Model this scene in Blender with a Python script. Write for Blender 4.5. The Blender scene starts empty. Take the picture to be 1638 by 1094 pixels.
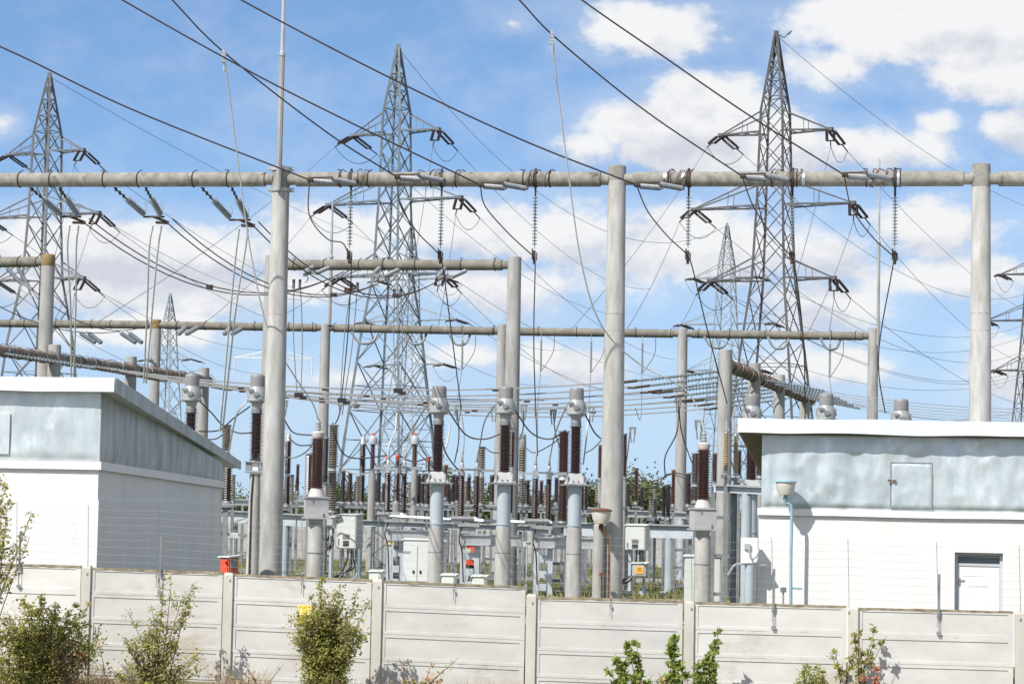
import bpy, math, random
from mathutils import Vector, Matrix, noise
R = math.radians
random.seed(7)
V = Vector
scn = bpy.context.scene
COL = scn.collection

# ------------------------------------------------------------------ camera
F = 3600.0                      # focal length in photo pixels (1638 wide)
PITCH = math.atan(263 / F)
ROLL = 0.02
CAMZ = 4.0
YARD = 1.0                      # level of the yard behind the fence
CAMROT = Matrix.Rotation(R(90) + PITCH, 3, 'X') @ Matrix.Rotation(ROLL, 3, 'Z')
cd = bpy.data.cameras.new('camera'); cam = bpy.data.objects.new('camera', cd); COL.objects.link(cam)
cam.location = (0, 0, CAMZ); cam.rotation_euler = CAMROT.to_euler()
cd.sensor_width = 36.0; cd.lens = 36.0 * F / 1638.0; cd.clip_start = 0.5; cd.clip_end = 20000
scn.camera = cam

def P(px, py, Y):
    """world point seen at photo pixel (px, py) standing Y metres away"""
    d = CAMROT @ V(((px - 819) / F, -(py - 547) / F, -1.0))
    return V((0, 0, CAMZ)) + d * (Y / d.y)
def mp(n, Y): return n * Y / F
def zat(px, py, Y): return P(px, py, Y).z

# ------------------------------------------------------------------ materials
def nd(nt, typ, **kw):
    n = nt.nodes.new(typ)
    for k, v in kw.items():
        if k.startswith('i_'):
            key = k[2:]
            key = int(key) if key.isdigit() else key.replace('_', ' ')
            n.inputs[key].default_value = v
        else: setattr(n, k, v)
    return n
def mat(name, c1, c2=None, scale=3.0, rough=0.7, metal=0.0, bump=0.0, bscale=None, c3=None, stretch=(1, 1, 1), spot=0.6, detail=8, bdist=0.02, spec=0.4, var=0.0):
    m = bpy.data.materials.new(name); m.use_nodes = True
    nt = m.node_tree; b = nt.nodes['Principled BSDF']
    b.inputs['Roughness'].default_value = rough; b.inputs['Metallic'].default_value = metal
    b.inputs['Specular IOR Level'].default_value = spec
    tc = nd(nt, 'ShaderNodeNewGeometry')
    mpn = nd(nt, 'ShaderNodeMapping'); mpn.inputs['Scale'].default_value = stretch
    nt.links.new(tc.outputs['Position'], mpn.inputs['Vector'])
    if c2 is None: c2 = tuple(x * 0.82 for x in c1)
    n = nd(nt, 'ShaderNodeTexNoise'); n.inputs['Scale'].default_value = scale; n.inputs['Detail'].default_value = detail
    n.inputs['Roughness'].default_value = 0.6
    nt.links.new(mpn.outputs[0], n.inputs['Vector'])
    r = nd(nt, 'ShaderNodeValToRGB'); r.color_ramp.elements[0].position = 0.35; r.color_ramp.elements[1].position = 0.68
    r.color_ramp.elements[0].color = (*c2, 1); r.color_ramp.elements[1].color = (*c1, 1)
    nt.links.new(n.outputs[0], r.inputs[0]); out = r.outputs[0]
    if c3 is not None:
        n2 = nd(nt, 'ShaderNodeTexNoise'); n2.inputs['Scale'].default_value = scale * 0.45; n2.inputs['Detail'].default_value = 10
        n2.inputs['Roughness'].default_value = 0.7
        nt.links.new(mpn.outputs[0], n2.inputs['Vector'])
        mr = nd(nt, 'ShaderNodeMapRange'); mr.inputs[1].default_value = spot; mr.inputs[2].default_value = spot + 0.12
        nt.links.new(n2.outputs[0], mr.inputs[0])
        mx = nd(nt, 'ShaderNodeMix', data_type='RGBA'); mx.inputs[7].default_value = (*c3, 1)
        nt.links.new(mr.outputs[0], mx.inputs[0]); nt.links.new(out, mx.inputs[6]); out = mx.outputs[2]
    if var:
        oi = nd(nt, 'ShaderNodeObjectInfo'); hv = nd(nt, 'ShaderNodeHueSaturation'); mr = nd(nt, 'ShaderNodeMapRange'); mr.inputs[3].default_value = 1 - var; mr.inputs[4].default_value = 1 + var * .5
        nt.links.new(oi.outputs['Random'], mr.inputs[0]); nt.links.new(mr.outputs[0], hv.inputs['Value']); nt.links.new(out, hv.inputs['Color']); out = hv.outputs[0]
    nt.links.new(out, b.inputs['Base Color'])
    if bump:
        n3 = nd(nt, 'ShaderNodeTexNoise'); n3.inputs['Scale'].default_value = bscale or scale * 4; n3.inputs['Detail'].default_value = 6
        nt.links.new(mpn.outputs[0], n3.inputs['Vector'])
        bp = nd(nt, 'ShaderNodeBump'); bp.inputs['Strength'].default_value = bump; bp.inputs['Distance'].default_value = bdist
        nt.links.new(n3.outputs[0], bp.inputs['Height']); nt.links.new(bp.outputs[0], b.inputs['Normal'])
    return m
M = {}
M['post'] = mat('post_concrete', (.44, .435, .42), (.29, .285, .27), 2.2, .9, 0, .35, 30, c3=(.285, .245, .18), stretch=(2.6, 2.6, .5), spot=.57)
M['beam'] = mat('weathered_concrete', (.315, .30, .27), (.185, .175, .15), 3.0, .95, 0, .5, 25, c3=(.10, .085, .065), stretch=(1.6, 1, 1.2), spot=.55)
M['beam2'] = mat('lichen_concrete', (.235, .22, .185), (.135, .125, .105), 3.0, .95, 0, .4, 22, c3=(.22, .16, .07), spot=.66)
M['post2'] = mat('far_post_concrete', (.35, .35, .34), (.235, .23, .22), 2.0, .9, 0, .2, 20, c3=(.30, .27, .2), stretch=(2, 2, .4), spot=.66)
M['lichen'] = mat('ochre_lichen', (.33, .22, .07), (.2, .16, .1), 5, .95)
M['fence'] = mat('fence_concrete', (.60, .595, .575), (.51, .505, .485), 1.5, .9, 0, .35, 45, c3=(.44, .40, .34), stretch=(.8, .8, 1.8), spot=.56, bdist=.006, var=.14)
M['fencepost'] = mat('fence_post_concrete', (.53, .505, .46), (.44, .42, .38), 2.2, .9, 0, .25, 45, c3=(.33, .31, .27), stretch=(2, 2, .6), spot=.66, bdist=.006)
M['joint'] = mat('rusty_joint', (.24, .17, .12), (.42, .40, .37), 9, .9, 0)
M['dirt'] = mat('dirty_fence_top', (.36, .31, .22), (.15, .12, .08), 6, .95, 0, .3, 50, stretch=(1, 1, .6))
M['plaster'] = mat('white_plaster', (.70, .695, .69), (.635, .625, .615), 1.2, .9, 0, .2, 60, c3=(.47, .45, .43), stretch=(2.4, 2.4, .35), spot=.64, bdist=.004)
M['brick'] = mat('whitewashed_brick', (.70, .695, .69), (.64, .63, .62), 1.2, .9, 0, .2, 60, c3=(.50, .48, .46), stretch=(2.4, 2.4, .35), spot=.65, bdist=.004)
M['trim'] = mat('trim_plaster', (.76, .75, .745), (.70, .685, .675), 2.5, .9, 0, .2, 40, c3=(.42, .39, .37), stretch=(1, 1, .8), spot=.69)
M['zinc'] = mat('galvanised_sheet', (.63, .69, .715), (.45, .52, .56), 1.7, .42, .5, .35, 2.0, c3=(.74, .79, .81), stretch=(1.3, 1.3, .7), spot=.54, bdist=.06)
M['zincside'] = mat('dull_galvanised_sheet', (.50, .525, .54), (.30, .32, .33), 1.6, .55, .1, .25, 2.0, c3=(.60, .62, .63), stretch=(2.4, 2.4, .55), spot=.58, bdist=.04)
M['roof'] = mat('roof_sheet', (.70, .75, .77), (.58, .64, .67), 1.2, .5, .3, .2, 3, c3=(.78, .81, .82), spot=.6, bdist=.02)
M['soffit'] = mat('soffit_boards', (.24, .20, .14), (.14, .115, .08), 3, .9, stretch=(1, 6, 1))
M['steel'] = mat('pale_blue_steel', (.50, .55, .59), (.42, .47, .51), 3, .5, .15, .1, 20, c3=(.30, .29, .27), spot=.72)
M['galv'] = mat('galvanised_steel', (.50, .525, .54), (.38, .40, .41), 4, .4, .5, c3=(.62, .64, .65), spot=.6)
M['dullsteel'] = mat('dull_grey_steel', (.27, .285, .295), (.18, .19, .2), 4, .6, .3)
M['bluepipe'] = mat('blue_grey_pipe', (.385, .43, .47), (.33, .375, .41), 2, .45, 0, c3=(.33, .37, .4), spot=.7)
M['pylon'] = mat('blue_grey_lattice_steel', (.18, .215, .245), (.115, .14, .165), 1.2, .55, .2)
M['pylondark'] = mat('dark_lattice_steel', (.125, .125, .13), (.07, .07, .073), 1.0, .65, .15, c3=(.14, .10, .08), spot=.64)
M['pylongrey'] = mat('grey_lattice_steel', (.19, .195, .21), (.12, .125, .135), 1.0, .6, .2)
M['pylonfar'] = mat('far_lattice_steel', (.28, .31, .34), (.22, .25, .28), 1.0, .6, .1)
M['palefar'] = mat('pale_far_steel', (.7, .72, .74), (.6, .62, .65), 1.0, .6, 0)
M['darkcable'] = mat('dark_cable', (.07, .05, .055), (.045, .035, .04), 2, .6)
M['browncable'] = mat('brown_cable', (.10, .062, .052), (.07, .045, .04), 2, .6)
M['thincable'] = mat('grey_line', (.13, .13, .145), (.1, .1, .11), 2, .6)
M['alucable'] = mat('aluminium_cable', (.42, .42, .42), (.32, .32, .32), 4, .5, .3)
M['palecable'] = mat('pale_cable', (.68, .68, .67), (.58, .58, .57), 4, .5, .1)
M['brown'] = mat('brown_porcelain', (.052, .017, .014), (.032, .011, .01), 4, .22, 0, spec=.6)
M['brown2'] = mat('red_brown_porcelain', (.085, .026, .017), (.055, .018, .013), 4, .22, 0, spec=.6)
M['dark'] = mat('dark_porcelain', (.035, .02, .02), (.025, .015, .015), 4, .25, 0, spec=.5)
M['greybrown'] = mat('grey_brown_porcelain', (.23, .205, .165), (.16, .14, .11), 4, .4, 0)
M['tan'] = mat('tan_porcelain', (.36, .28, .17), (.28, .215, .13), 4, .35, 0)
M['white_ins'] = mat('pale_grey_porcelain', (.24, .26, .285), (.17, .185, .205), 5, .35, 0, spec=.35)
M['blue_ins'] = mat('blue_grey_porcelain', (.20, .235, .265), (.15, .18, .205), 5, .3, 0)
M['glass_ins'] = mat('glass_disc', (.30, .33, .345), (.22, .24, .25), 5, .2, 0)
M['black'] = mat('black_fitting', (.025, .024, .026), (.018, .017, .018), 4, .5)
M['rust'] = mat('rusty_iron', (.17, .075, .04), (.09, .045, .03), 6, .85, .1)
M['rustdark'] = mat('dark_rusty_iron', (.085, .06, .05), (.05, .04, .035), 6, .8, .2)
M['cap'] = mat('grey_cap_paint', (.225, .225, .23), (.2, .2, .205), 3, .5)
M['head'] = mat('grey_cast_head', (.38, .39, .395), (.31, .32, .325), 4, .45, .15)
M['cast'] = mat('pale_cast_iron', (.55, .50, .48), (.45, .41, .39), 5, .6)
M['box'] = mat('grey_painted_box', (.44, .44, .445), (.38, .38, .385), 3, .5)
M['cabinet'] = mat('pale_cabinet_paint', (.55, .575, .555), (.5, .525, .51), 1.5, .5)
M['cabside'] = mat('cabinet_side_paint', (.42, .45, .47), (.38, .41, .43), 1.5, .5)
M['window'] = mat('dark_inspection_window', (.06, .065, .06), (.04, .045, .04), 3, .2)
M['vent'] = mat('grey_vent', (.28, .28, .28), (.22, .22, .22), 8, .6)
M['red'] = mat('red_paint', (.72, .10, .045), (.62, .085, .04), 3, .5)
M['yellow'] = mat('yellow_plate', (.75, .55, .05), (.65, .48, .05), 3, .5)
M['orange'] = mat('orange_plate', (.78, .42, .06), (.7, .36, .05), 3, .5)
M['white'] = mat('white_paint', (.82, .82, .82), (.78, .78, .78), 3, .45)
M['offwhite'] = mat('pale_sign', (.62, .65, .60), (.55, .58, .53), 6, .6)
M['ink'] = mat('faint_ink', (.50, .50, .52), (.46, .46, .48), 8, .8)
M['inkdark'] = mat('dark_ink', (.08, .08, .08), (.06, .06, .06), 8, .8)
M['glass'] = mat('dark_glass', (.10, .15, .17), (.08, .12, .14), 2, .08, 0, spec=.6)
M['frame'] = mat('grey_door_frame', (.48, .49, .52), (.44, .45, .48), 3, .6)
M['lampblue'] = mat('faded_blue_paint', (.27, .41, .47), (.21, .34, .40), 6, .55, 0, c3=(.4, .5, .54), spot=.6)
M['bowl'] = mat('dirty_lamp_bowl', (.62, .61, .56), (.5, .48, .42), 7, .35)
M['bark'] = mat('bark', (.17, .13, .09), (.1, .075, .05), 8, .9, 0, .3, 30)
M['grass'] = mat('yard_grass', (.085, .105, .03), (.05, .062, .02), .9, .95, 0, .4, 8, c3=(.16, .135, .075), spot=.55)
M['gravel'] = mat('yard_gravel', (.33, .31, .28), (.24, .225, .2), 3, .95, 0, .3, 12)
M['earth'] = mat('dry_verge', (.22, .185, .115), (.13, .11, .065), 1.5, .95, 0, .4, 14)
M['farwall'] = mat('grey_block_wall', (.42, .41, .40), (.34, .335, .325), 1.2, .9, 0, .2, 10, c3=(.27, .26, .25), spot=.64)
def leaf(name, a, b, c, tr=.35):
    m = bpy.data.materials.new(name); m.use_nodes = True; nt = m.node_tree
    bs = nt.nodes['Principled BSDF']; bs.inputs['Roughness'].default_value = .55
    g = nd(nt, 'ShaderNodeNewGeometry'); rr = nd(nt, 'ShaderNodeValToRGB')
    e = rr.color_ramp.elements; e[0].color = (*a, 1); e[1].color = (*c, 1); e[1].position = 1
    k = e.new(.6); k.color = (*b, 1)
    nt.links.new(g.outputs['Random Per Island'], rr.inputs[0]); nt.links.new(rr.outputs[0], bs.inputs['Base Color'])
    t = nd(nt, 'ShaderNodeBsdfTranslucent'); nt.links.new(rr.outputs[0], t.inputs[0])
    mx = nd(nt, 'ShaderNodeMixShader'); mx.inputs[0].default_value = tr
    nt.links.new(bs.outputs[0], mx.inputs[1]); nt.links.new(t.outputs[0], mx.inputs[2])
    nt.links.new(mx.outputs[0], nt.nodes['Material Output'].inputs[0]); return m
M['leafgreen'] = leaf('green_leaves', (.21, .235, .045), (.34, .345, .08), (.50, .45, .15), .55)
M['leafolive'] = leaf('olive_leaves', (.26, .255, .085), (.38, .36, .13), (.48, .42, .2), .55)
M['leafbright'] = leaf('bright_leaves', (.15, .21, .045), (.21, .28, .06), (.36, .39, .1), .45)
M['leafyellow'] = leaf('yellow_leaves', (.32, .34, .04), (.42, .42, .05), (.3, .28, .05))
M['leaffar'] = leaf('far_leaves', (.07, .10, .03), (.11, .145, .045), (.16, .18, .07))
M['leaffar2'] = leaf('far_russet_leaves', (.085, .07, .04), (.12, .085, .05), (.1, .1, .05))
M['dry'] = leaf('dry_stalks', (.33, .25, .14), (.42, .32, .19), (.28, .17, .1), .2)
M['dryhead'] = leaf('dry_flower_heads', (.42, .25, .12), (.5, .33, .18), (.35, .2, .1), .2)
M['redleaf'] = leaf('red_leaves', (.45, .15, .09), (.5, .2, .12), (.36, .13, .08), .3)

# ------------------------------------------------------------------ mesh builder
ORG = {}
class MB:
    def __init__(s): s.v = []; s.f = []; s.sm = []; s.mi = []; s.cur = 0
    def face(s, idx, smooth=False): s.f.append(idx); s.sm.append(smooth); s.mi.append(s.cur)
    def add(s, vs): b = len(s.v); s.v.extend(vs); return b
    def hexa(s, p):
        """8 points: bottom loop then top loop"""
        b = s.add([V(q) for q in p])
        for q in ((3, 2, 1, 0), (4, 5, 6, 7), (0, 1, 5, 4), (1, 2, 6, 5), (2, 3, 7, 6), (3, 0, 4, 7)): s.face([b + i for i in q])
        return s
    def box(s, c, sx, sy, sz, rot=0.0, base=False):
        """centre (or base centre) c, full sizes, turned by rot about Z"""
        c = V(c); ca, sa = math.cos(rot), math.sin(rot); z0 = 0 if base else -sz / 2
        ps = []
        for z in (z0, z0 + sz):
            for x, y in ((-1, -1), (1, -1), (1, 1), (-1, 1)):
                X, Y = x * sx / 2, y * sy / 2
                ps.append(V((c.x + X * ca - Y * sa, c.y + X * sa + Y * ca, c.z + z)))
        return s.hexa(ps)
    def bar(s, a, b, w, h=None, up=V((0, 0, 1))):
        a, b = V(a), V(b); h = h or w; d = (b - a)
        if d.length < 1e-6: return s
        d.normalize(); u = up if abs(d.dot(up)) < .98 else V((1, 0, 0))
        sd = d.cross(u).normalized() * w / 2; u = sd.cross(d).normalized() * h / 2
        return s.hexa([a - sd - u, a + sd - u, b + sd - u, b - sd - u, a - sd + u, a + sd + u, b + sd + u, b - sd + u])
    def tube(s, pts, r, n=6, caps=True, radii=None):
        pts = [V(p) for p in pts]; rings = []; prev = None
        for i, p in enumerate(pts):
            d = (pts[min(i + 1, len(pts) - 1)] - pts[max(i - 1, 0)]).normalized()
            u = prev if prev is not None else (V((0, 0, 1)) if abs(d.z) < .95 else V((1, 0, 0)))
            x = (u - d * u.dot(d)).normalized(); prev = x; y = d.cross(x)
            rr = radii[i] if radii else r
            rings.append(s.add([p + (x * math.cos(2 * math.pi * k / n) + y * math.sin(2 * math.pi * k / n)) * rr for k in range(n)]))
        for a, b in zip(rings, rings[1:]):
            for k in range(n): s.face([a + k, a + (k + 1) % n, b + (k + 1) % n, b + k], n > 4)
        if caps:
            s.face([rings[0] + k for k in range(n)][::-1]); s.face([rings[-1] + k for k in range(n)])
        return s
    def lathe(s, base, prof, n=14, axis=None, smooth=True):
        """profile [(radius, height)] turned about axis from base"""
        base = V(base); d = V((0, 0, 1)) if axis is None else V(axis).normalized()
        x = d.cross(V((0, 1, 0)) if abs(d.y) < .9 else V((1, 0, 0))).normalized(); y = d.cross(x)
        rings = [s.add([base + d * h + (x * math.cos(2 * math.pi * k / n) + y * math.sin(2 * math.pi * k / n)) * max(r, .0005) for k in range(n)]) for r, h in prof]
        for a, b in zip(rings, rings[1:]):
            for k in range(n): s.face([a + k, a + (k + 1) % n, b + (k + 1) % n, b + k], smooth)
        s.face([rings[0] + k for k in range(n)][::-1]); s.face([rings[-1] + k for k in range(n)])
        return s
    def cyl(s, a, b, r0, r1=None, n=14):
        a, b = V(a), V(b); return s.lathe(a, [(r0, 0), (r1 if r1 is not None else r0, (b - a).length)], n, b - a)
    def sheds(s, a, b, core, shed, count, n=12, shed2=None):
        """porcelain column with rain sheds from a to b"""
        a, b = V(a), V(b); L = (b - a).length; p = [(core, 0)]; st = L / count
        for i in range(count):
            sr = shed if (shed2 is None or i % 2 == 0) else shed2; z = i * st
            p += [(core, z + st * .15), (sr, z + st * .38), (sr * .97, z + st * .5), (core, z + st * .72)]
        p.append((core, L)); return s.lathe(a, p, n, b - a, smooth=False)
    def ring(s, c, axis, r, tr, n=14, m=5):
        c = V(c); d = V(axis).normalized(); x = d.cross(V((0, 0, 1)) if abs(d.z) < .9 else V((1, 0, 0))).normalized(); y = d.cross(x)
        s.tube([c + (x * math.cos(2 * math.pi * k / n) + y * math.sin(2 * math.pi * k / n)) * r for k in range(n + 1)], tr, m, caps=False); return s
    def build(s, name, m, parent=None, loc=None):
        me = bpy.data.meshes.new(name)
        if parent is not None:
            o0 = ORG[parent.name]
        else:
            o0 = V(loc) if loc is not None else (sum(s.v, V((0, 0, 0))) / max(1, len(s.v)))
            if loc is None and s.v: o0.z = min(q.z for q in s.v)
        me.from_pydata([tuple(q - o0) for q in s.v], [], s.f)
        me.polygons.foreach_set('use_smooth', s.sm)
        ms = m if isinstance(m, (list, tuple)) else [m]
        for k in ms: me.materials.append(M[k] if isinstance(k, str) else k)
        if len(ms) > 1: me.polygons.foreach_set('material_index', s.mi)
        me.update()
        if any(s.sm): me.set_sharp_from_angle(angle=R(38))
        o = bpy.data.objects.new(name, me); COL.objects.link(o)
        if parent is not None: o.parent = parent
        else: o.location = o0
        ORG[o.name] = o0
        return o
def tag(o, label, cat, group=None, kind=None):
    if label: o['label'] = label
    if cat: o['category'] = cat
    if group: o['group'] = group
    if kind: o['kind'] = kind
    return o
def thing(name, label, cat, loc, group=None):
    o = bpy.data.objects.new(name, None); COL.objects.link(o); o.location = loc; o.empty_display_size = .2
    ORG[o.name] = V(loc); return tag(o, label, cat, group)
def struct(o): o['kind'] = 'structure'; return o
def sagline(a, b, sag, n=14):
    a, b = V(a), V(b)
    return [a.lerp(b, i / n) + V((0, 0, -4 * sag * (i / n) * (1 - i / n))) for i in range(n + 1)]
def smooth(pts, n=6):
    """Catmull-Rom through the points"""
    pts = [V(p) for p in pts]; q = [pts[0] * 2 - pts[1]] + pts + [pts[-1] * 2 - pts[-2]]; out = []
    for i in range(1, len(q) - 2):
        for k in range(n):
            t = k / n; a, b, c, d = q[i - 1], q[i], q[i + 1], q[i + 2]
            out.append(.5 * ((2 * b) + (c - a) * t + (2 * a - 5 * b + 4 * c - d) * t * t + (3 * b - a - 3 * c + d) * t ** 3))
    out.append(pts[-1]); return out
def px_path(lst, n=6): return smooth([P(*q) for q in lst], n)
def cable(name, pts, r, m, label, group=None, n=5, cat='cable'):
    o = MB().tube(pts, r, n).build(name, m); return tag(o, label, cat, group)

# ------------------------------------------------------------------ world: sky and clouds
def world():
    w = bpy.data.worlds.new('World'); scn.world = w; w.use_nodes = True; nt = w.node_tree
    for n in list(nt.nodes): nt.nodes.remove(n)
    L = nt.links.new
    def math_(op, a, b=None, c=None):
        n = nd(nt, 'ShaderNodeMath', operation=op)
        for i, x in enumerate((a, b, c)):
            if x is None: continue
            if isinstance(x, (int, float)): n.inputs[i].default_value = x
            else: L(x, n.inputs[i])
        return n.outputs[0]
    sky = nd(nt, 'ShaderNodeTexSky', sky_type='NISHITA'); sky.sun_disc = False
    sky.sun_elevation = SUN_EL; sky.sun_rotation = SUN_ROT; sky.air_density = SKY[0]; sky.dust_density = SKY[1]; sky.ozone_density = SKY[2]; sky.altitude = 100
    tc0 = nd(nt, 'ShaderNodeTexCoord'); mp0 = nd(nt, 'ShaderNodeMapping'); mp0.inputs['Scale'].default_value = (1, 1, SKYLIFT[0]); mp0.inputs['Location'].default_value = (0, 0, SKYLIFT[1])
    L(tc0.outputs['Generated'], mp0.inputs[0]); L(mp0.outputs[0], sky.inputs['Vector'])
    hs = nd(nt, 'ShaderNodeHueSaturation'); hs.inputs['Saturation'].default_value = SKYSAT; hs.inputs['Value'].default_value = SKYVAL
    L(sky.outputs[0], hs.inputs['Color'])
    bg = nd(nt, 'ShaderNodeBackground'); bg.inputs[1].default_value = .1; sz0 = nd(nt, 'ShaderNodeSeparateXYZ'); L(tc0.outputs['Generated'], sz0.inputs[0]); hz = nd(nt, 'ShaderNodeMapRange', interpolation_type='SMOOTHSTEP')
    hz.inputs[1].default_value = -.01; hz.inputs[2].default_value = .17; hz.inputs[3].default_value = .85; hz.inputs[4].default_value = 0; L(sz0.outputs[2], hz.inputs[0])
    hm = nd(nt, 'ShaderNodeMix', data_type='RGBA'); hm.inputs[7].default_value = (3.75, 4.85, 6.0, 1); L(hz.outputs[0], hm.inputs[0]); L(hs.outputs[0], hm.inputs[6]); L(hm.outputs[2], bg.inputs[0])
    tc = nd(nt, 'ShaderNodeTexCoord'); sx = nd(nt, 'ShaderNodeSeparateXYZ'); L(tc.outputs['Generated'], sx.inputs[0])
    yy = math_('MAXIMUM', math_('ABSOLUTE', sx.outputs[1]), .05)
    u = math_('DIVIDE', sx.outputs[0], yy); v = math_('DIVIDE', sx.outputs[2], yy)
    cb = nd(nt, 'ShaderNodeCombineXYZ'); L(u, cb.inputs[0]); L(v, cb.inputs[1]); uv = cb.outputs[0]
    def fbm(vec, sc, det=9, rough=.58, off=(0, 0, 0), st=(1, 1.35, 1)):
        mpn = nd(nt, 'ShaderNodeMapping'); mpn.inputs['Location'].default_value = off; mpn.inputs['Scale'].default_value = st
        L(vec, mpn.inputs[0]); n = nd(nt, 'ShaderNodeTexNoise'); n.inputs['Scale'].default_value = sc; n.inputs['Detail'].default_value = det
        n.inputs['Roughness'].default_value = rough; L(mpn.outputs[0], n.inputs['Vector']); return n.outputs[0]
    blobs = CLOUDS
    def field(vec):
        d = None
        for (px, py, rx, ry, k) in blobs:
            q = P(px, py, 1.0); q.z -= CAMZ
            s1 = nd(nt, 'ShaderNodeVectorMath', operation='SUBTRACT'); L(vec, s1.inputs[0]); s1.inputs[1].default_value = (q.x, q.z, 0)
            s2 = nd(nt, 'ShaderNodeVectorMath', operation='MULTIPLY'); L(s1.outputs[0], s2.inputs[0]); s2.inputs[1].default_value = (F / rx, F / ry, 0)
            s3 = nd(nt, 'ShaderNodeVectorMath', operation='LENGTH'); L(s2.outputs[0], s3.inputs[0])
            e = math_('MULTIPLY_ADD', s3.outputs[1], -k, k)
            d = e if d is None else math_('SMOOTH_MAX', d, e, .12)
        return d
    fld = math_('MAXIMUM', field(uv), -.75)
    n1 = fbm(uv, 15, 12, .64); dens = math_('ADD', fld, math_('MULTIPLY_ADD', n1, 3.2, -1.42))
    mr = nd(nt, 'ShaderNodeMapRange', interpolation_type='SMOOTHSTEP'); mr.inputs[1].default_value = -.1; mr.inputs[2].default_value = .62; L(dens, mr.inputs[0])
    wisp = nd(nt, 'ShaderNodeMapRange', interpolation_type='SMOOTHSTEP'); wisp.inputs[1].default_value = -1.0; wisp.inputs[2].default_value = .5; wisp.inputs[4].default_value = .3; L(dens, wisp.inputs[0])
    alpha = math_('MAXIMUM', mr.outputs[0], wisp.outputs[0])
    above = nd(nt, 'ShaderNodeMapRange'); above.inputs[1].default_value = .0; above.inputs[2].default_value = .03; L(sx.outputs[2], above.inputs[0])
    alpha = math_('MULTIPLY', alpha, above.outputs[0])
    # loose cumulus added over the unseen rest of the sky dome to brighten shade
    n5 = fbm(tc.outputs['Generated'], 3.2, 8, .58, (2, 5, 1), (1, 1, 1.6)); oth = nd(nt, 'ShaderNodeMapRange', interpolation_type='SMOOTHSTEP'); oth.inputs[1].default_value = .44; oth.inputs[2].default_value = .56; L(n5, oth.inputs[0])
    away = nd(nt, 'ShaderNodeMapRange'); away.inputs[1].default_value = .86; away.inputs[2].default_value = .72; L(sx.outputs[1], away.inputs[0])
    alpha = math_('MULTIPLY', math_('MAXIMUM', alpha, math_('MULTIPLY', oth.outputs[0], away.outputs[0])), above.outputs[0])
    # light on the clouds: the side that faces up and to the left is brighter than the flat base
    n2 = fbm(uv, 15, 12, .64, off=(.010, -.0155, 0))
    sh = math_('MULTIPLY_ADD', math_('SUBTRACT', n1, n2), 3.0, .62)
    n4 = fbm(uv, 9, 4, .5, (3, 1, 0)); sh = math_('ADD', sh, math_('MULTIPLY_ADD', n4, 1.3, -.68))
    offv = nd(nt, 'ShaderNodeVectorMath', operation='ADD'); L(uv, offv.inputs[0]); offv.inputs[1].default_value = (-.004, .0085, 0)
    face = math_('SUBTRACT', field(uv), field(offv.outputs[0])); sh = math_('ADD', sh, math_('MULTIPLY', math_('MINIMUM', math_('MAXIMUM', face, -.4), .4), .75))
    thick = nd(nt, 'ShaderNodeMapRange'); thick.inputs[1].default_value = .5; thick.inputs[2].default_value = 1.6; thick.inputs[3].default_value = 0; thick.inputs[4].default_value = .12; L(dens, thick.inputs[0])
    sh = math_('SUBTRACT', sh, thick.outputs[0])
    rp = nd(nt, 'ShaderNodeValToRGB'); e = rp.color_ramp.elements; e[0].position = .12; e[1].position = .78
    e[0].color = (.70, .735, .83, 1); e[1].color = (.975, .985, 1.0, 1); L(sh, rp.inputs[0])
    bg2 = nd(nt, 'ShaderNodeBackground'); bg2.inputs[1].default_value = CLOUDVAL; L(rp.outputs[0], bg2.inputs[0])
    mx = nd(nt, 'ShaderNodeMixShader'); L(alpha, mx.inputs[0]); L(bg.outputs[0], mx.inputs[1]); L(bg2.outputs[0], mx.inputs[2])
    o = nd(nt, 'ShaderNodeOutputWorld'); L(mx.outputs[0], o.inputs[0])
LD = V((.50, .55, -.78)).normalized()          # the way the sunlight travels
SUN_EL = math.asin(-LD.z); SUN_ROT = math.atan2(-LD.x, -LD.y)
SKY = (1.0, .6, 2.2); SKYSAT = 1.12; SKYLIFT = (1.0, .125); SKYVAL = 1.24; CLOUDVAL = .635
CLOUDS = [(1500, 40, 250, 80, 1.5), (1580, 120, 160, 55, 1.0), (1340, 105, 75, 46, .8), (1420, 60, 140, 64, 1.1), (1030, 45, 125, 54, .95), (1085, 208, 180, 78, 1.6), (1110, 158, 120, 48, 1.2), (1390, 235, 160, 56, 1.2), (1240, 235, 140, 66, 1.2), (960, 235, 75, 36, .8),
          (1495, 195, 52, 26, .8), (1615, 205, 66, 37, .9), (130, 400, 235, 62, 1.3), (330, 410, 190, 58, 1.1), (520, 392, 140, 58, .9), (740, 366, 160, 62, 1.1), (900, 385, 170, 54, .9), (1090, 392, 220, 70, 1.0), (640, 430, 150, 42, .7),
          (1320, 405, 140, 52, .85), (1480, 365, 120, 58, 1.0), (1500, 445, 160, 42, .75), (100, 455, 200, 42, .8), (420, 460, 200, 40, .7), (820, 455, 240, 44, .65), (818, 38, 24, 13, .3), (3, 196, 14, 14, .3), (1600, 585, 76, 58, .9), (740, 568, 85, 22, .6), (920, 582, 115, 32, .7), (1300, 592, 125, 30, .6), (560, 604, 100, 25, .5), (230, 530, 115, 30, .65), (1330, 485, 125, 38, .6)]
world()
sd = bpy.data.lights.new('sun', 'SUN'); so = bpy.data.objects.new('sun', sd); COL.objects.link(so)
sd.energy = 4.2; sd.angle = R(.5); sd.color = (1, .955, .88)
so.rotation_euler = LD.to_track_quat('-Z', 'Y').to_euler(); so.location = (-40, -40, 60)
scn.view_settings.view_transform = 'Standard'; scn.view_settings.look = 'None'; scn.view_settings.gamma = 1; scn.view_settings.use_curve_mapping = False
scn.view_settings.exposure = .55

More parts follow.
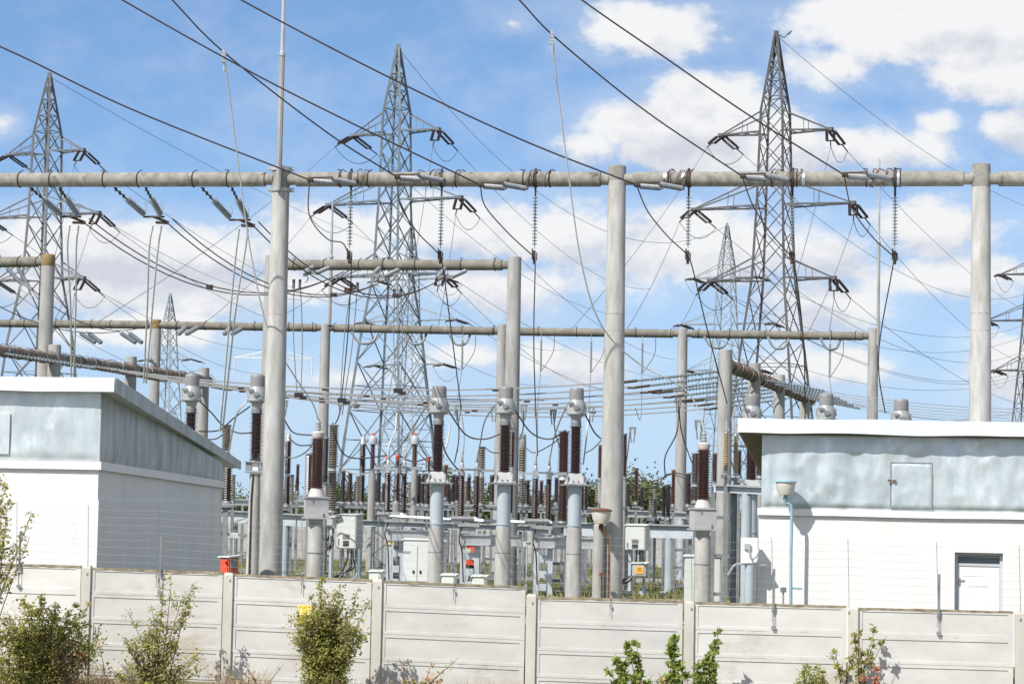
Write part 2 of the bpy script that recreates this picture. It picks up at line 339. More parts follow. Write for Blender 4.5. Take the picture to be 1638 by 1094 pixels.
SITE = -.15                                     # slope of rows parallel to the fence: dY/dX
ANG = math.atan(SITE)
exec_parts = []
# ------------------------------------------------------------------ ground
def fy(X): return 43.09 - .17 * X               # the fence line
def ground():
    me = bpy.data.meshes.new('ground')
    rows = [(-900, -2.0, 1), (-6, -.05, 1), (-.25, 0, 1), (.2, YARD - .15, 0), (.5, YARD, 0), (20, YARD, 0), (80, YARD, 0), (400, YARD, 0), (9000, YARD, 0)]
    xs = [-7000, -60, -20, 0, 20, 60, 7000]; vs = []; fs = []; mi = []
    for (o, z, k) in rows:
        for x in xs: vs.append((x, fy(x) + o, z))
    n = len(xs)
    for i in range(len(rows) - 1):
        for j in range(n - 1): fs.append((i * n + j, i * n + j + 1, (i + 1) * n + j + 1, (i + 1) * n + j)); mi.append(rows[i][2])
    me.from_pydata(vs, [], fs); me.materials.append(M['grass']); me.materials.append(M['earth']); me.polygons.foreach_set('material_index', mi)
    o = bpy.data.objects.new('ground', me); COL.objects.link(o); struct(o)
    # gravel strips under the equipment rows
    for k, (y0, y1, xa, xb) in enumerate(((58, 62, -16, 16), (69, 77, -22, 22), (93, 99, -24, 24))):
        mb = MB(); b = mb.add([V((xa, y0 - .15 * xa, YARD + .004)), V((xb, y0 - .15 * xb, YARD + .004)), V((xb, y1 - .15 * xb, YARD + .004)), V((xa, y1 - .15 * xa, YARD + .004))])
        mb.face([b, b + 1, b + 2, b + 3]); struct(mb.build('gravel_path', 'gravel'))
ground()

# ------------------------------------------------------------------ front fence
def Yf(px): return 1 / (1 / 44.5 + (px - 150) / 1480 * (1 / 41.5 - 1 / 44.5))
def fence():
    posts = [(-310, 889), (-85, 897), (140, 905), (367, 916), (605, 926), (851, 950), (1103, 961), (1365, 970), (1632, 978), (1900, 988)]
    tops = [(892, 898), (899, 905), (908, 915), (918, 927), (929, 938), (954, 961), (963, 969), (972, 978), (980, 988)]
    c0 = P(851, 950, Yf(851)); fr = thing('concrete_fence', 'long pale concrete panel fence with wire strands on top along the front of the yard', 'fence', (c0.x, c0.y, 0))
    dv = V((1, -.17, 0)).normalized(); nv = V((dv.y, -dv.x, 0))     # nv points at the camera
    pts = [P(px, py, Yf(px)) for px, py in posts]
    def slab(mb, a, b, za0, zb0, za1, zb1, o0, o1):
        q = []
        for (za, zb) in ((za0, zb0), (za1, zb1)):
            for (p, z, o) in ((a, za, o1), (b, zb, o1), (b, zb, o0), (a, za, o0)):
                w = p + nv * o; q.append(V((w.x, w.y, z)))
        mb.hexa(q)
    for i, p in enumerate(pts):
        mb = MB(); w = .185
        mb.box((p.x - nv.x * -.0, p.y, 0), w, .15, p.z - .04, math.atan(-.17), True)
        # bevelled head
        q = [V((p.x, p.y, 0)) + dv * sx * w / 2 + nv * sy * .075 + V((0, 0, p.z - .04)) for sx, sy in ((-1, -1), (1, -1), (1, 1), (-1, 1))]
        t = [V((p.x, p.y, 0)) + dv * sx * (w / 2 - .02) + nv * sy * .055 + V((0, 0, p.z + .005)) for sx, sy in ((-1, -1), (1, -1), (1, 1), (-1, 1))]
        mb.hexa(q + t); mb.build('fence_post', 'fencepost', fr)
    for i in range(len(pts) - 1):
        a = V((pts[i].x, pts[i].y, 0)) + dv * .075; b = V((pts[i + 1].x, pts[i + 1].y, 0)) - dv * .125
        m0, m1 = posts[i][0], posts[i + 1][0]
        zl = zat(m0 + 10, tops[i][0], Yf(m0 + 10)); zr = zat(m1 - 10, tops[i][1], Yf(m1 - 10))
        mb = MB(); H = .505; g = .035
        for k in range(6):
            t0, t1 = zl - k * H, zr - k * H; j = random.uniform(-.004, .004)
            slab(mb, a, b, t0 - H + .004, t1 - H + .004, t0 - .004, t1 - .004, -.03, .012 + j)
            f0, f1 = .062, .058
            slab(mb, a, b, t0 - f0, t1 - f0, t0 - .003, t1 - .003, .012 + j, .026 + j)
            slab(mb, a, b, t0 - H + .004, t1 - H + .004, t0 - H + f1, t1 - H + f1, .012 + j, .026 + j)
            for (s0, s1) in ((a, a + dv * .09), (b - dv * .09, b)):
                za = zl + (zr - zl) * ((s0 - a).length / (b - a).length) - k * H; zb = zl + (zr - zl) * ((s1 - a).length / (b - a).length) - k * H
                slab(mb, s0, s1, za - H + f1, zb - H + f1, za - f0, zb - f0, .012 + j, .026 + j)
        pn = mb.build('fence_panel', 'fence', fr)
        # worn top edge, dark with moss
        mb = MB(); n = 46; nz = []
        for k in range(n + 1):
            t = k / n; p = a.lerp(b, t); z = zl + (zr - zl) * t + noise.noise(p * 3.1) * .006
            nz.append((p, z, .022 + .022 * max(0, noise.noise(p * 5.3 + V((3, 1, 0))) + .3)))
        for k in range(n):
            (p, z, h), (q, y, g2) = nz[k], nz[k + 1]; slab(mb, p, q, z - h - .004, y - g2 - .004, z + .008, y + .008, -.034, .033)
        mb.build('top_edge', 'dirt', fr)
    # brackets and strands of the wire above
    br = [(28, 'r'), (33, 's'), (142, 'r'), (252, 'r'), (258, 's'), (370, 'r'), (484, 'r'), (607, 'r'), (727, 'r'), (853, 'r'), (977, 'r'), (1107, 'r'), (1236, 'r'), (1238, 's'), (1358, 'r'), (1500, 'r'), (1502, 's'), (1632, 'r')]
    rods = []
    for px, k in br:
        i = max(j for j in range(len(posts)) if posts[j][0] <= px) if px < 1900 else 8
        t = (px - posts[i][0]) / (posts[i + 1][0] - posts[i][0]); yt = tops[i][0] + (tops[i][1] - tops[i][0]) * t
        b = P(px, yt, Yf(px)) + nv * .06; mb = MB()
        if k == 'r':
            mb.tube([b + V((0, 0, -.32)), b + V((.0, 0, .2)), b + V((-.03, 0, 1.24))], .006, 5); rods.append(b)
            mb.box(b + V((0, -.01, -.12)), .03, .03, .05)
            mb.build('wire_rod', 'dullsteel', fr)
        else:
            mb.box(b + V((.0, 0, -.12)), .04, .03, .78, 0, True); mb.tube([b + V((0, -.01, -.1)), b + V((0, -.01, -.42))], .006, 5)
            mb.lathe(b + V((0, -.0, -.43)), [(.0, 0), (.045, .0), (.045, .018), (0, .02)], 10, nv)
            mb.build('wire_stay', 'dullsteel', fr)
    rods = [P(-150, 900, Yf(-150)) + nv * .06] + rods + [P(1800, 984, Yf(1800)) + nv * .06]
    for k in range(8):
        z = .14 + k * .145; mb = MB(); path = []
        for a, b in zip(rods, rods[1:]):
            path += sagline(a + V((-.02 * k / 8, 0, z)), b + V((-.02 * k / 8, 0, z)), .012 + .008 * random.random(), 3)[:-1]
        mb.tube(path, .0018, 4); mb.build('wire_strand', 'alucable', fr)
fence()

# ------------------------------------------------------------------ buildings
def sheet(name, m, parent, A, B, zA0, zB0, zA1, zB1, nrm, amp, seed, nu=60, nv_=18, fr=1.0, lift=.02):
    """dented metal sheet between two vertical edges, pushed out along nrm"""
    mb = MB(); A, B = V(A), V(B); L = (B - A).length
    idx = []
    for j in range(nv_ + 1):
        t = j / nv_; row = []
        for i in range(nu + 1):
            s = i / nu; p = A.lerp(B, s); z = (zA0 + (zB0 - zA0) * s) * (1 - t) + (zA1 + (zB1 - zA1) * s) * t
            q = V((s * L * fr * 1.0, z * fr * .75, seed)); e = min(1, min(s, 1 - s) * nu / 2, min(t, 1 - t) * nv_ / 1.5)
            qa = V((q.x * 2.1 + q.z * .5, q.y * .7, seed)); qb = V((q.x * 1.1 - q.y * .9, q.y * 1.3 + q.x * .5, seed + 4))
            n = noise.noise(q * .7) * .3 + (.3 - abs(noise.noise(qa))) * .75 + (.25 - abs(noise.noise(qb * 1.3))) * .55 + noise.noise(qa * 2.3) * .14
            o = lift + amp * (n + .6) * e
            row.append(mb.add([V((p.x, p.y, z)) + nrm * o]))
        idx.append(row)
    for j in range(nv_):
        for i in range(nu): mb.face([idx[j][i], idx[j][i + 1], idx[j + 1][i + 1], idx[j + 1][i]], True)
    bd = idx[0] + [r[-1] for r in idx[1:]] + idx[-1][::-1][1:] + [r[0] for r in idx[::-1][1:]]
    bk = [mb.add([mb.v[k] - nrm * (lift + .015)]) for k in bd]
    for k in range(len(bd) - 1): mb.face([bk[k], bk[k + 1], bd[k + 1], bd[k]])
    return mb.build(name, m, parent)
def walls(mb, A, B, C, D, z0, zt):
    mb.hexa([V((A.x, A.y, z0)), V((B.x, B.y, z0)), V((C.x, C.y, z0)), V((D.x, D.y, z0)), V((A.x, A.y, zt[0])), V((B.x, B.y, zt[1])), V((C.x, C.y, zt[2])), V((D.x, D.y, zt[3]))])

def left_building():
    YC, YB = 46.2, 54.6
    f0 = P(158, 742, YC); fb = P(354, 770, YB)
    dF = V((1, -.15, 0)).normalized(); A = V((f0.x, f0.y, 0)); C = V((fb.x, fb.y, 0)); W = 9.0
    Lf = A - dF * W; Lb = C - dF * W
    nF = V((dF.y, -dF.x, 0)).normalized(); sd_ = (C - A).normalized(); nS = V((sd_.y, -sd_.x, 0))
    b = thing('substation_building', 'white building with plain sheet metal upper walls and sloping roof at left edge', 'building', (A.x, A.y, YARD))
    ztF = zat(158, 738, YC); ztB = zat(353, 769, YB); zpl = zat(158, 800, YC)
    zrF = zat(162, 612, YC) ; zrB = zat(354, 742, YB)
    def off(p, a, c): return p + nF * a + nS * c
    mb = MB(); walls(mb, Lf, A, C, Lb, YARD, (ztF, ztF, ztB, ztB)); mb.build('wall', 'plaster', b)
    # lower courses stand a little proud
    mb = MB(); o = .035; walls(mb, off(Lf, o, 0), off(A, o, o), off(C, 0, o), Lb, YARD, (zpl,) * 4); mb.build('plinth', 'plaster', b)
    mb = MB(); o = .075; h = .17
    walls(mb, off(Lf, o, 0), off(A, o, o), off(C, 0, o), Lb, ztF - h, (ztF,) * 4)
    for i in (2, 3): mb.v[i].z = ztB - h
    for i in (6, 7): mb.v[i].z = ztB
    mb.build('trim_band', 'trim', b)
    mb = MB(); walls(mb, Lf, A, C, Lb, ztF, (zrF, zrF, zrB, zrB))
    for i in (2, 3): mb.v[i].z = ztB
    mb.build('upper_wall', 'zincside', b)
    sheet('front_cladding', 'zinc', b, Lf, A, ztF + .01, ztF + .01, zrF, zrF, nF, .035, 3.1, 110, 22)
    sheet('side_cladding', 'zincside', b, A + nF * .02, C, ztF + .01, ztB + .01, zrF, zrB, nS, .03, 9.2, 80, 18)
    # little access hatch in the cladding
    p = P(-32, 724, 50.6); zt = zat(-10, 655, YC + .3); hx = A - dF * 2.36
    mb = MB(); mb.box((hx.x + nF.x * .06, hx.y + nF.y * .06, ztF + .12), .9, .03, zt - ztF - .2, ANG, True); mb.build('access_hatch', 'zinc', b)
    # roof: deep front fascia, thinner sloping verge
    fr_ = P(184, 604, YC - .3); fr2 = P(184, 627, YC - .3); br_ = P(384, 738, YB + 1.6)
    FR = V((fr_.x, fr_.y, 0)); BR = V((br_.x, br_.y, 0)); FL = FR - dF * (W + 1); BL = BR - dF * (W + 1)
    zf1, zf0, zb1 = fr_.z, fr2.z, br_.z
    mb = MB(); mb.hexa([V((*FL.xy, zf0 + .02)), V((*FR.xy, zf0 + .02)), V((*BR.xy, zb1 - .17)), V((*BL.xy, zb1 - .17)), V((*FL.xy, zf1 - .004)), V((*FR.xy, zf1 - .004)), V((*BR.xy, zb1)), V((*BL.xy, zb1))])
    rf = mb.build('roof', ['roof'], b)
    mb = MB(); a, c = FL + nF * .025, FR + nF * .025; n = 60; 
    for i in range(n):
        p0, p1 = a.lerp(c, i / n), a.lerp(c, (i + 1) / n); w0, w1 = [noise.noise(q * .9) * .035 for q in (p0, p1)]; u0, u1 = [noise.noise(q * .7 + V((5, 5, 5))) * .03 for q in (p0, p1)]
        mb.hexa([V((*p0.xy, zf0 + w0)) + nF * .02, V((*p1.xy, zf0 + w1)) + nF * .02, V((*p1.xy, zf0 + w1)) - nF * .02, V((*p0.xy, zf0 + w0)) - nF * .02,
                 V((*p0.xy, zf1 + u0)), V((*p1.xy, zf1 + u1)), V((*p1.xy, zf1 + u1)) - nF * .02, V((*p0.xy, zf1 + u0)) - nF * .02])
    mb.build('fascia', 'roof', rf)
    mb = MB(); e = (BR - FR).normalized(); ns = V((e.y, -e.x, 0)); n = 24
    for i in range(n):
        t0, t1 = i / n, (i + 1) / n; q = []
        for t in (t0, t1):
            p = FR.lerp(BR, t); zt_ = zf1 + (zb1 - zf1) * t + noise.noise(V((t * 9, 0, 4))) * .02; zb_ = (zf0 - .02) * (1 - t) + (zb1 - .2) * t + noise.noise(V((t * 7, 0, 8))) * .02
            q.append((p, zb_, zt_))
        (p, a0, a1), (r, b0, b1) = q
        mb.hexa([V((*p.xy, a0)) + ns * .03, V((*r.xy, b0)) + ns * .03, V((*r.xy, b0)), V((*p.xy, a0)), V((*p.xy, a1)) + ns * .03, V((*r.xy, b1)) + ns * .03, V((*r.xy, b1)), V((*p.xy, a1))])
    mb.build('verge_board', 'zincside', rf)
left_building()

def right_building():
    YC, YB = 46.2, 56.0
    f0 = P(1214, 818, YC); dF = V((1, -.15, 0)).normalized(); nF = V((dF.y, -dF.x, 0))
    A = V((f0.x, f0.y, 0)); back = V((.15, 1, 0)).normalized() * 10; W = 12.0
    B = A + dF * W; C = B + back; D = A + back; nS = V((-1, -.15, 0)).normalized()
    b = thing('substation_building', 'white building at right with crumpled sheet metal upper wall and a door', 'building', (A.x, A.y, YARD))
    zt1 = zat(1214, 812, YC); zt0 = zat(1214, 823, YC); zr0 = zat(1222, 690, YC); zr1 = zat(1222, 668, YC)
    def onF(px, Yg=YC):
        """distance along the front wall for a photo column"""
        k = (px - 819) / F; lo = (k * A.y - A.x) / (dF.x - k * dF.y); return lo
    # wall in four pieces round the door opening
    xa, xb = onF(1531) , onF(1608); zd = zat(1570, 885, YC - 1.5)
    mb = MB()
    def piece(s0, s1, z0, z1, d0=0, d1=10):
        a, c = A + dF * s0, A + dF * s1; q = []
        for z in (z0, z1):
            for p, d in ((a, d0), (c, d0), (c, d1), (a, d1)): w = p + back.normalized() * d; q.append(V((w.x, w.y, z)))
        mb.hexa(q)
    piece(0, xa, YARD, zt0, 0, 9.8); piece(xb, W, YARD, zt0, 0, 9.8); piece(xa, xb, zd, zt0, 0, 9.8); piece(xa, xb, YARD, zd, .6, 9.8)
    mb.build('wall', 'brick', b)
    mb = MB(); piece(.05, W, zt1 - .01, zr0 + .1, .05, 9.7)
    for i in (6, 7): mb.v[i].z = zt1 + .5
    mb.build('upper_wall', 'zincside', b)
    mb = MB(); n = 50
    for i in range(n):
        a, c = A + dF * (-.03 + W * i / n), A + dF * (-.03 + W * (i + 1) / n); w0, w1 = noise.noise(a * .8) * .012, noise.noise(c * .8) * .012; q = []
        for zz, k in ((zt0, 0), (zt1, 0)):
            for p, o, w in ((a, .07, w0), (c, .07, w1), (c, -.05, w1), (a, -.05, w0)): r = p + nF * o; q.append(V((r.x, r.y, zz + w)))
        mb.hexa(q)
    mb.build('trim_band', 'trim', b)
    a = A + dF * onF(1222) + V((0, 0, 0)); c = B
    sheet('crumpled_cladding', 'zinc', b, a, c, zt1 + .0, zt1 + .0, zr0 + .06, zr0 + .06, nF, .085, 5.7, 190, 30, 1.15, .03)
    # hatch in the cladding with a rusty hasp
    h0, h1 = onF(1428), onF(1494); zh0, zh1 = zt1 + .05, zat(1460, 739, YC - 1.2)
    hm = (A + dF * (h0 + h1) / 2) + nF * .085
    ht = sheet('access_hatch', 'zinc', b, A + dF * h0 + nF * .07, A + dF * h1 + nF * .07, zh0, zh0, zh1, zh1, nF, .02, 8.8, 30, 30, 1.4, .012)
    mb = MB()
    for (s, z0_, sx, sz) in ((h0, zh0, .02, zh1 - zh0), (h1, zh0, .02, zh1 - zh0), ((h0 + h1) / 2, zh1 - .01, h1 - h0, .02)):
        p = A + dF * s + nF * .09; mb.box((p.x, p.y, z0_), sx, .014, sz, ANG, True)
    mb.build('seam', 'dullsteel', ht)
    p = A + dF * (h0 + .03) + nF * .13; mb = MB(); zz = zat(1434, 768, YC - 1); mb.box((p.x, p.y, zz), .17, .02, .022, ANG); mb.box((p.x + .04, p.y - .012, zz - .01), .045, .02, .045, ANG); mb.box((p.x - .07, p.y - .012, zz), .03, .02, .045, ANG); mb.build('hasp', 'rust', ht)
    # door: recess, transom light, leaf with a notice
    rec = .16
    def dbox(mbx, s0, s1, z0, z1, d, t): 
        p = A + dF * (s0 + s1) / 2 + back.normalized() * (d + t / 2); mbx.box((p.x, p.y, z0), s1 - s0, t, z1 - z0, ANG, True)
    mb = MB(); dbox(mb, xa, xa + .07, YARD, zd - .055, rec - .03, .1); dbox(mb, xb - .055, xb, YARD, zd - .055, rec - .03, .1); dbox(mb, xa, xb, zd - .055, zd, rec - .03, .1)
    tz1, tz0 = zat(1570, 891, YC - 1.5), zat(1570, 903, YC - 1.5)
    dbox(mb, xa + .07, xb - .055, tz0 - .05, tz0, rec - .02, .08)
    dr = mb.build('door', 'frame', b)
    mb = MB(); dbox(mb, xa + .07, xb - .055, tz0, tz1 + .04, rec + .03, .02); mb.build('transom_light', 'glass', dr)
    mb = MB(); dbox(mb, xa + .075, xb - .06, YARD + .01, tz0 - .052, rec, .05); mb.build('door_leaf', 'white', dr)
    mb = MB(); p = A + dF * (xa + .11) + back.normalized() * (rec - .03); zz = zat(1538, 930, YC - 1.4); mb.tube([p + V((0, .03, zz)), p + V((0, -.0, zz)), p + V((.09, -.013, zz))], .011, 6); mb.box((p.x, p.y + .022, zz - .03), .035, .012, .16, ANG); mb.build('handle', 'dullsteel', dr)
    n0, n1 = onF(1544), onF(1597); z1 = zat(1570, 923, YC - 1.5)
    mb = MB(); dbox(mb, n0, n1, z1 - .85, z1, rec - .012, .01); sg = mb.build('door_notice', M['signwhite'], dr)
    t = text_mesh('CLADIRE MENT.', .055, V((0, 0, 0))); place_text(t, A + dF * (n0 + n1) / 2 + back.normalized() * (rec - .0155), z1 - .21, dr)
    mb = MB(); p = A + dF * (n0 + n1) / 2 + back.normalized() * (rec - .014); mb.box((p.x, p.y, z1 - .003), n1 - n0, .006, .008, ANG); mb.build('notice_edge', 'ink', dr)
    # roof
    fl = P(1182, 669, YC - .28); fl0 = P(1182, 692, YC - .28); FL = V((*fl.xy, 0)); FR = FL + dF * (W + 1.2); 
    bl = P(1219, 757, YC + 10.2); BL = V((*bl.xy, 0)); BRr = BL + dF * (W + 1.2)
    mb = MB(); mb.hexa([V((*FL.xy, fl0.z + .02)), V((*FR.xy, fl0.z + .02)), V((*BRr.xy, bl.z - .06)), V((*BL.xy, bl.z - .06)), V((*FL.xy, fl.z)), V((*FR.xy, fl.z)), V((*BRr.xy, bl.z + .12)), V((*BL.xy, bl.z + .12))])
    rf = mb.build('roof', 'roof', b)
    mb = MB(); n = 70; a, c = FL + nF * .03 - dF * .02, FR + nF * .03
    for i in range(n):
        p0, p1 = a.lerp(c, i / n), a.lerp(c, (i + 1) / n); w0, w1 = [noise.noise(q * .8) * .03 for q in (p0, p1)]; u0, u1 = [noise.noise(q * .6 + V((5, 9, 5))) * .025 for q in (p0, p1)]
        mb.hexa([V((*p0.xy, fl0.z + w0)) + nF * .025, V((*p1.xy, fl0.z + w1)) + nF * .025, V((*p1.xy, fl0.z + w1)) - nF * .02, V((*p0.xy, fl0.z + w0)) - nF * .02,
                 V((*p0.xy, fl.z + u0)), V((*p1.xy, fl.z + u1)), V((*p1.xy, fl.z + u1)) - nF * .02, V((*p0.xy, fl.z + u0)) - nF * .02])
    mb.build('fascia', 'roof', rf)
    # boarded underside
    mb = MB(); n = 34; e = BL - FL
    for i in range(n):
        t0, t1 = i / n + .003, (i + 1) / n - .003; q = []
        for (t, lo) in ((t0, 0), (t1, 0)):
            q.append((FL + e * t, (fl0.z + .02) * (1 - t) + (bl.z - .06) * t))
        (p, z0), (r, z1_) = q
        mb.hexa([V((*p.xy, z0 - .03)), V((*(p + dF * 12).xy, z0 - .03)), V((*(r + dF * 12).xy, z1_ - .03)), V((*r.xy, z1_ - .03)), V((*p.xy, z0 - .004)), V((*(p + dF * 12).xy, z0 - .004)), V((*(r + dF * 12).xy, z1_ - .004)), V((*r.xy, z1_ - .004))])
    mb.build('soffit', 'soffit', rf)
    return A, dF, nF
def text_mesh(txt, size, loc):
    cu = bpy.data.curves.new('lettering', 'FONT'); cu.body = txt; cu.size = size; cu.extrude = .0015; cu.align_x = 'CENTER'; cu.align_y = 'CENTER'; cu.space_character = 1.1
    o = bpy.data.objects.new('lettering', cu); COL.objects.link(o); dg = bpy.context.evaluated_depsgraph_get()
    me = bpy.data.meshes.new_from_object(o.evaluated_get(dg)); bpy.data.objects.remove(o); bpy.data.curves.remove(cu); me.name = 'lettering'; return me
def place_text(me, p, z, parent, m='ink', rot=ANG):
    o = bpy.data.objects.new('lettering', me); COL.objects.link(o); me.materials.clear(); me.materials.append(M[m])
    o.parent = parent; w = V((p.x, p.y, z)) - ORG[parent.name]; o.location = w; o.rotation_euler = (R(90), 0, rot); ORG[o.name] = V((p.x, p.y, z)); return o
M['signwhite'] = mat('notice_paper', (.70, .71, .74), (.67, .68, .71), 3, .6)
RB = right_building()
# ------------------------------------------------------------------ concrete gantries
def beam_piece(mb, a, b, r, spig=.45, n=18):
    """concrete tube from a to b with narrower ends and a slightly uneven skin"""
    a, b = V(a), V(b); d = (b - a).normalized(); L = (b - a).length; k = max(4, int(L / .6)); prof = [(r * .78, 0), (r * .78, spig)]
    for i in range(k + 1):
        t = spig + .01 + (L - 2 * spig - .02) * i / k; prof.append((r * (1 + .018 * noise.noise(V((t * .7, a.x, a.y)))), t))
    prof += [(r * .78, L - spig), (r * .78, L)]
    mb.lathe(a, prof, n, d)
def post_piece(mb, x, y, z0, z1, r0, r1, n=22, head=True):
    pr = [(r0, 0), (r1, z1 - z0 - .05), (r1 * .96, z1 - z0 - .012), (r1 * .7, z1 - z0)]
    mb.lathe((x, y, z0), pr, n)
def joint_rings(mb, x, y, z, r):
    for dz in (0, .42): mb.lathe((x, y, z + dz), [(r * .99, 0), (r * 1.012, .008), (r * 1.012, .03), (r * .99, .038)], 22)
def clamp(mb, c, d, r, rnd):
    mb.ring(c, d, r + .012, .016, 16, 4)
    u = V((0, 0, 1))
    mb.tube([c + u * (r + .01), c + u * (r + .05) + d * .03, c + u * (r + .06) + d * .09 * rnd], .014, 4)
def curl(mb, c, d, r, s, seed):
    """a loose loop of rusty tie wire over the beam"""
    rr = random.Random(seed); f = V((-d.y, d.x, 0)) * -1; pts = []
    for k in range(9):
        a = -1.2 + 3.9 * k / 8; q = r + .03 + .05 * rr.random()
        pts.append(c + d * (s * (k / 8 - .5) + .05 * rr.uniform(-1, 1)) + f * math.cos(a) * q * (1 if f.y < 0 else -1) + V((0, 0, math.sin(a) * q)))
    mb.tube(smooth(pts, 2), .012, 4)
FRONT = V((-.0, -1, 0))
def Yrow(base, px): return base                  # filled per row below
def post_xy(px, py, Y): q = P(px, py, Y); return q.x, q.y

def main_gantry():
    # post: (photo x at mid height, Y, photo y of the top, radii bottom/top, beam y)
    posts = [(-95, 60.0, 270, 288), (441, 58.6, 268, 287), (982, 57.0, 267, 287), (1568, 55.2, 264, 286), (2200, 53.6, 266, 288)]
    g = None; ctr = []
    for px, Y, yt, yb in posts:
        x, y = post_xy(px, 600, Y); q = P(px, yt, Y); zb = zat(px, yb, Y); ctr.append((x, y, q.z, zb))
    g = thing('concrete_gantry', 'tallest concrete gantry, a long round beam on thick posts across the whole view', 'gantry', (ctr[1][0], ctr[1][1], YARD))
    r = .192
    for i, (x, y, zt, zb) in enumerate(ctr):
        mb = MB(); post_piece(mb, x, y, YARD - .2, zt, .315, .222); o = mb.build('post', 'post', g)
        zj = zat(posts[i][0], 530, posts[i][1])
        for dz in (0, .42): rj = .315 + (.222 - .315) * (zj + dz - YARD) / (zt - YARD); mb = MB(); mb.lathe((x, y, zj + dz), [(rj * .99, 0), (rj * 1.006, .004), (rj * 1.006, .022), (rj * .99, .026)], 22); mb.build('joint_band', 'joint', o)
        mb = MB(); mb.lathe((x, y, zt - .36 - .2 * (i % 2)), [(.224, 0), (.2285, .004), (.226, .33 + .2 * (i % 2)), (.215, .375 + .2 * (i % 2)), (.15, .39 + .2 * (i % 2))], 22); mb.build('weathered_cap', 'beam', o)
        if i == 1:
            mb = MB()
            for dz in (.27, -.28):
                z = zb + dz; mb.lathe((x, y, z), [(.225, -.05), (.262, -.05), (.262, .05), (.225, .05)], 20)
                for s in (-1, 1): mb.box((x + s * .29, y, z), .12, .05, .11); mb.cyl((x + s * .31, y - .05, z), (x + s * .31, y + .05, z), .02, None, 6)
            mb.build('collar', 'galv', o)
    d = V((1, SITE, 0)).normalized()
    for i in range(4):
        a = V((ctr[i][0], ctr[i][1], ctr[i][3])); b = V((ctr[i + 1][0], ctr[i + 1][1], ctr[i + 1][3])); u = (b - a).normalized()
        mb = MB(); beam_piece(mb, a + u * .2, b - u * .2, r, .22); mb.build('beam', 'beam', g)
    a = V((ctr[0][0], ctr[0][1], ctr[0][3])); b = V((ctr[3][0], ctr[3][1], ctr[3][3]))
    def onb(px):
        for i in range(4):
            if posts[i][0] <= px <= posts[i + 1][0]:
                A, B = V((ctr[i][0], ctr[i][1], ctr[i][3])), V((ctr[i + 1][0], ctr[i + 1][1], ctr[i + 1][3])); k = (px - 819) / F
                # solve along the beam for this photo column, roll included
                lo, hi = 0.0, 1.0
                for _ in range(40):
                    m = (lo + hi) / 2; q = A.lerp(B, m); w = CAMROT.transposed() @ (q - V((0, 0, CAMZ)))
                    if 819 + F * w.x / -w.z < px: lo = m
                    else: hi = m
                return A.lerp(B, m), (B - A).normalized()
    for px in (32, 82, 167, 222, 310, 365, 545, 590, 690, 730, 838, 880, 1070, 1105, 1235, 1275, 1386, 1440):
        c, u = onb(px); mb = MB(); clamp(mb, c, u, r, random.choice((-1, 1))); mb.build('beam_clamp', 'rustdark', g)
    for px in (1065, 1094, 1286, 1395, 1437):
        c, u = onb(px); mb = MB(); mb.lathe(c - u * .04, [(r + .002, 0), (r + .014, .001), (r + .014, .08), (r + .002, .081)], 18, u); mb.build('steel_strap', 'galv', g)
    mb = MB(); k = 0
    for px in (548, 585, 575, 672, 700, 735, 850, 880, 858, 1075, 1088, 1098, 1245, 1262, 1280, 1398, 1405, 1420):
        c, u = onb(px); k += 1; m2 = MB(); curl(m2, c, u, r, random.uniform(.12, .4), k); m2.build('tie_wire', 'rust', g)
    return onb, ctr
ONB, MAINC = main_gantry()
def mast(px, Y, ytop, ybot, r, label, off=0):
    a, b = P(px, ybot, Y), P(px, ytop, Y); L = b.z - a.z
    t = thing('lightning_mast', label, 'mast', a)
    MB().tube([a, a + V((0, 0, L * .55))], r, 8).build('lower_tube', 'post2', t); MB().tube([a + V((0, 0, L * .55)), a + V((0, 0, L))], r * .78, 8, radii=[r * .82, r * .5]).build('upper_rod', 'galv', t)
    m = MB(); m.lathe(a + V((0, 0, L * .55 - .06)), [(r * 1.02, 0), (r * 1.25, .01), (r * 1.25, .1), (r * .8, .12)], 10); m.build('sleeve', 'galv', t)
mast(445.5, 58.3, -90, 305, .072, 'thick grey lightning mast rising out of the top of the frame beside leftmost tall post')

def gantry(name_label, posts, beams, r, rp, pm, bm, clampsn, lichen=()):
    """posts (px, pym, Y, ytop); beams between post indices"""
    C = []
    for px, pym, Y, yt, yb in posts:
        x, y = post_xy(px, pym, Y); C.append((x, y, zat(px, yt, Y), zat(px, yb, Y)))
    g = thing('concrete_gantry', name_label, 'gantry', (C[0][0], C[0][1], YARD))
    for i, (x, y, zt, zb) in enumerate(C):
        mb = MB(); post_piece(mb, x, y, YARD - .2, zt, rp * 1.25, rp, 18); o = mb.build('post', pm, g)
        if i in lichen:
            mb = MB(); mb.lathe((x, y, zt - .42), [(rp * 1.0, 0), (rp * 1.05, .02), (rp * 1.04, .37), (rp * .98, .43), (rp * .6, .45)], 18); mb.build('lichen_cap', 'lichen', o)
    out = []
    for i, j in beams:
        a = V((C[i][0], C[i][1], C[i][3])); b = V((C[j][0], C[j][1], C[j][3])); u = (b - a).normalized()
        mb = MB(); beam_piece(mb, a + u * rp * .8, b - u * rp * .8, r, .25, 14); mb.build('beam', bm, g); out.append((a, b))
        n = int((b - a).length * clampsn)
        for k in range(n):
            t = (k + .5 + random.uniform(-.3, .3)) / n
            if .04 < t < .96:
                mb = MB(); c = a.lerp(b, t); clamp(mb, c, u, r, random.choice((-1, 1))); mb.build('beam_clamp', 'rustdark', g)
    return g, out
gantry('short brown concrete gantry at far left with one orange topped post', [(-240, 480, 86.5, 410, 421), (75, 480, 84.0, 408, 419)], [(0, 1)], .20, .25, 'post2', 'beam2', .7, (1,))
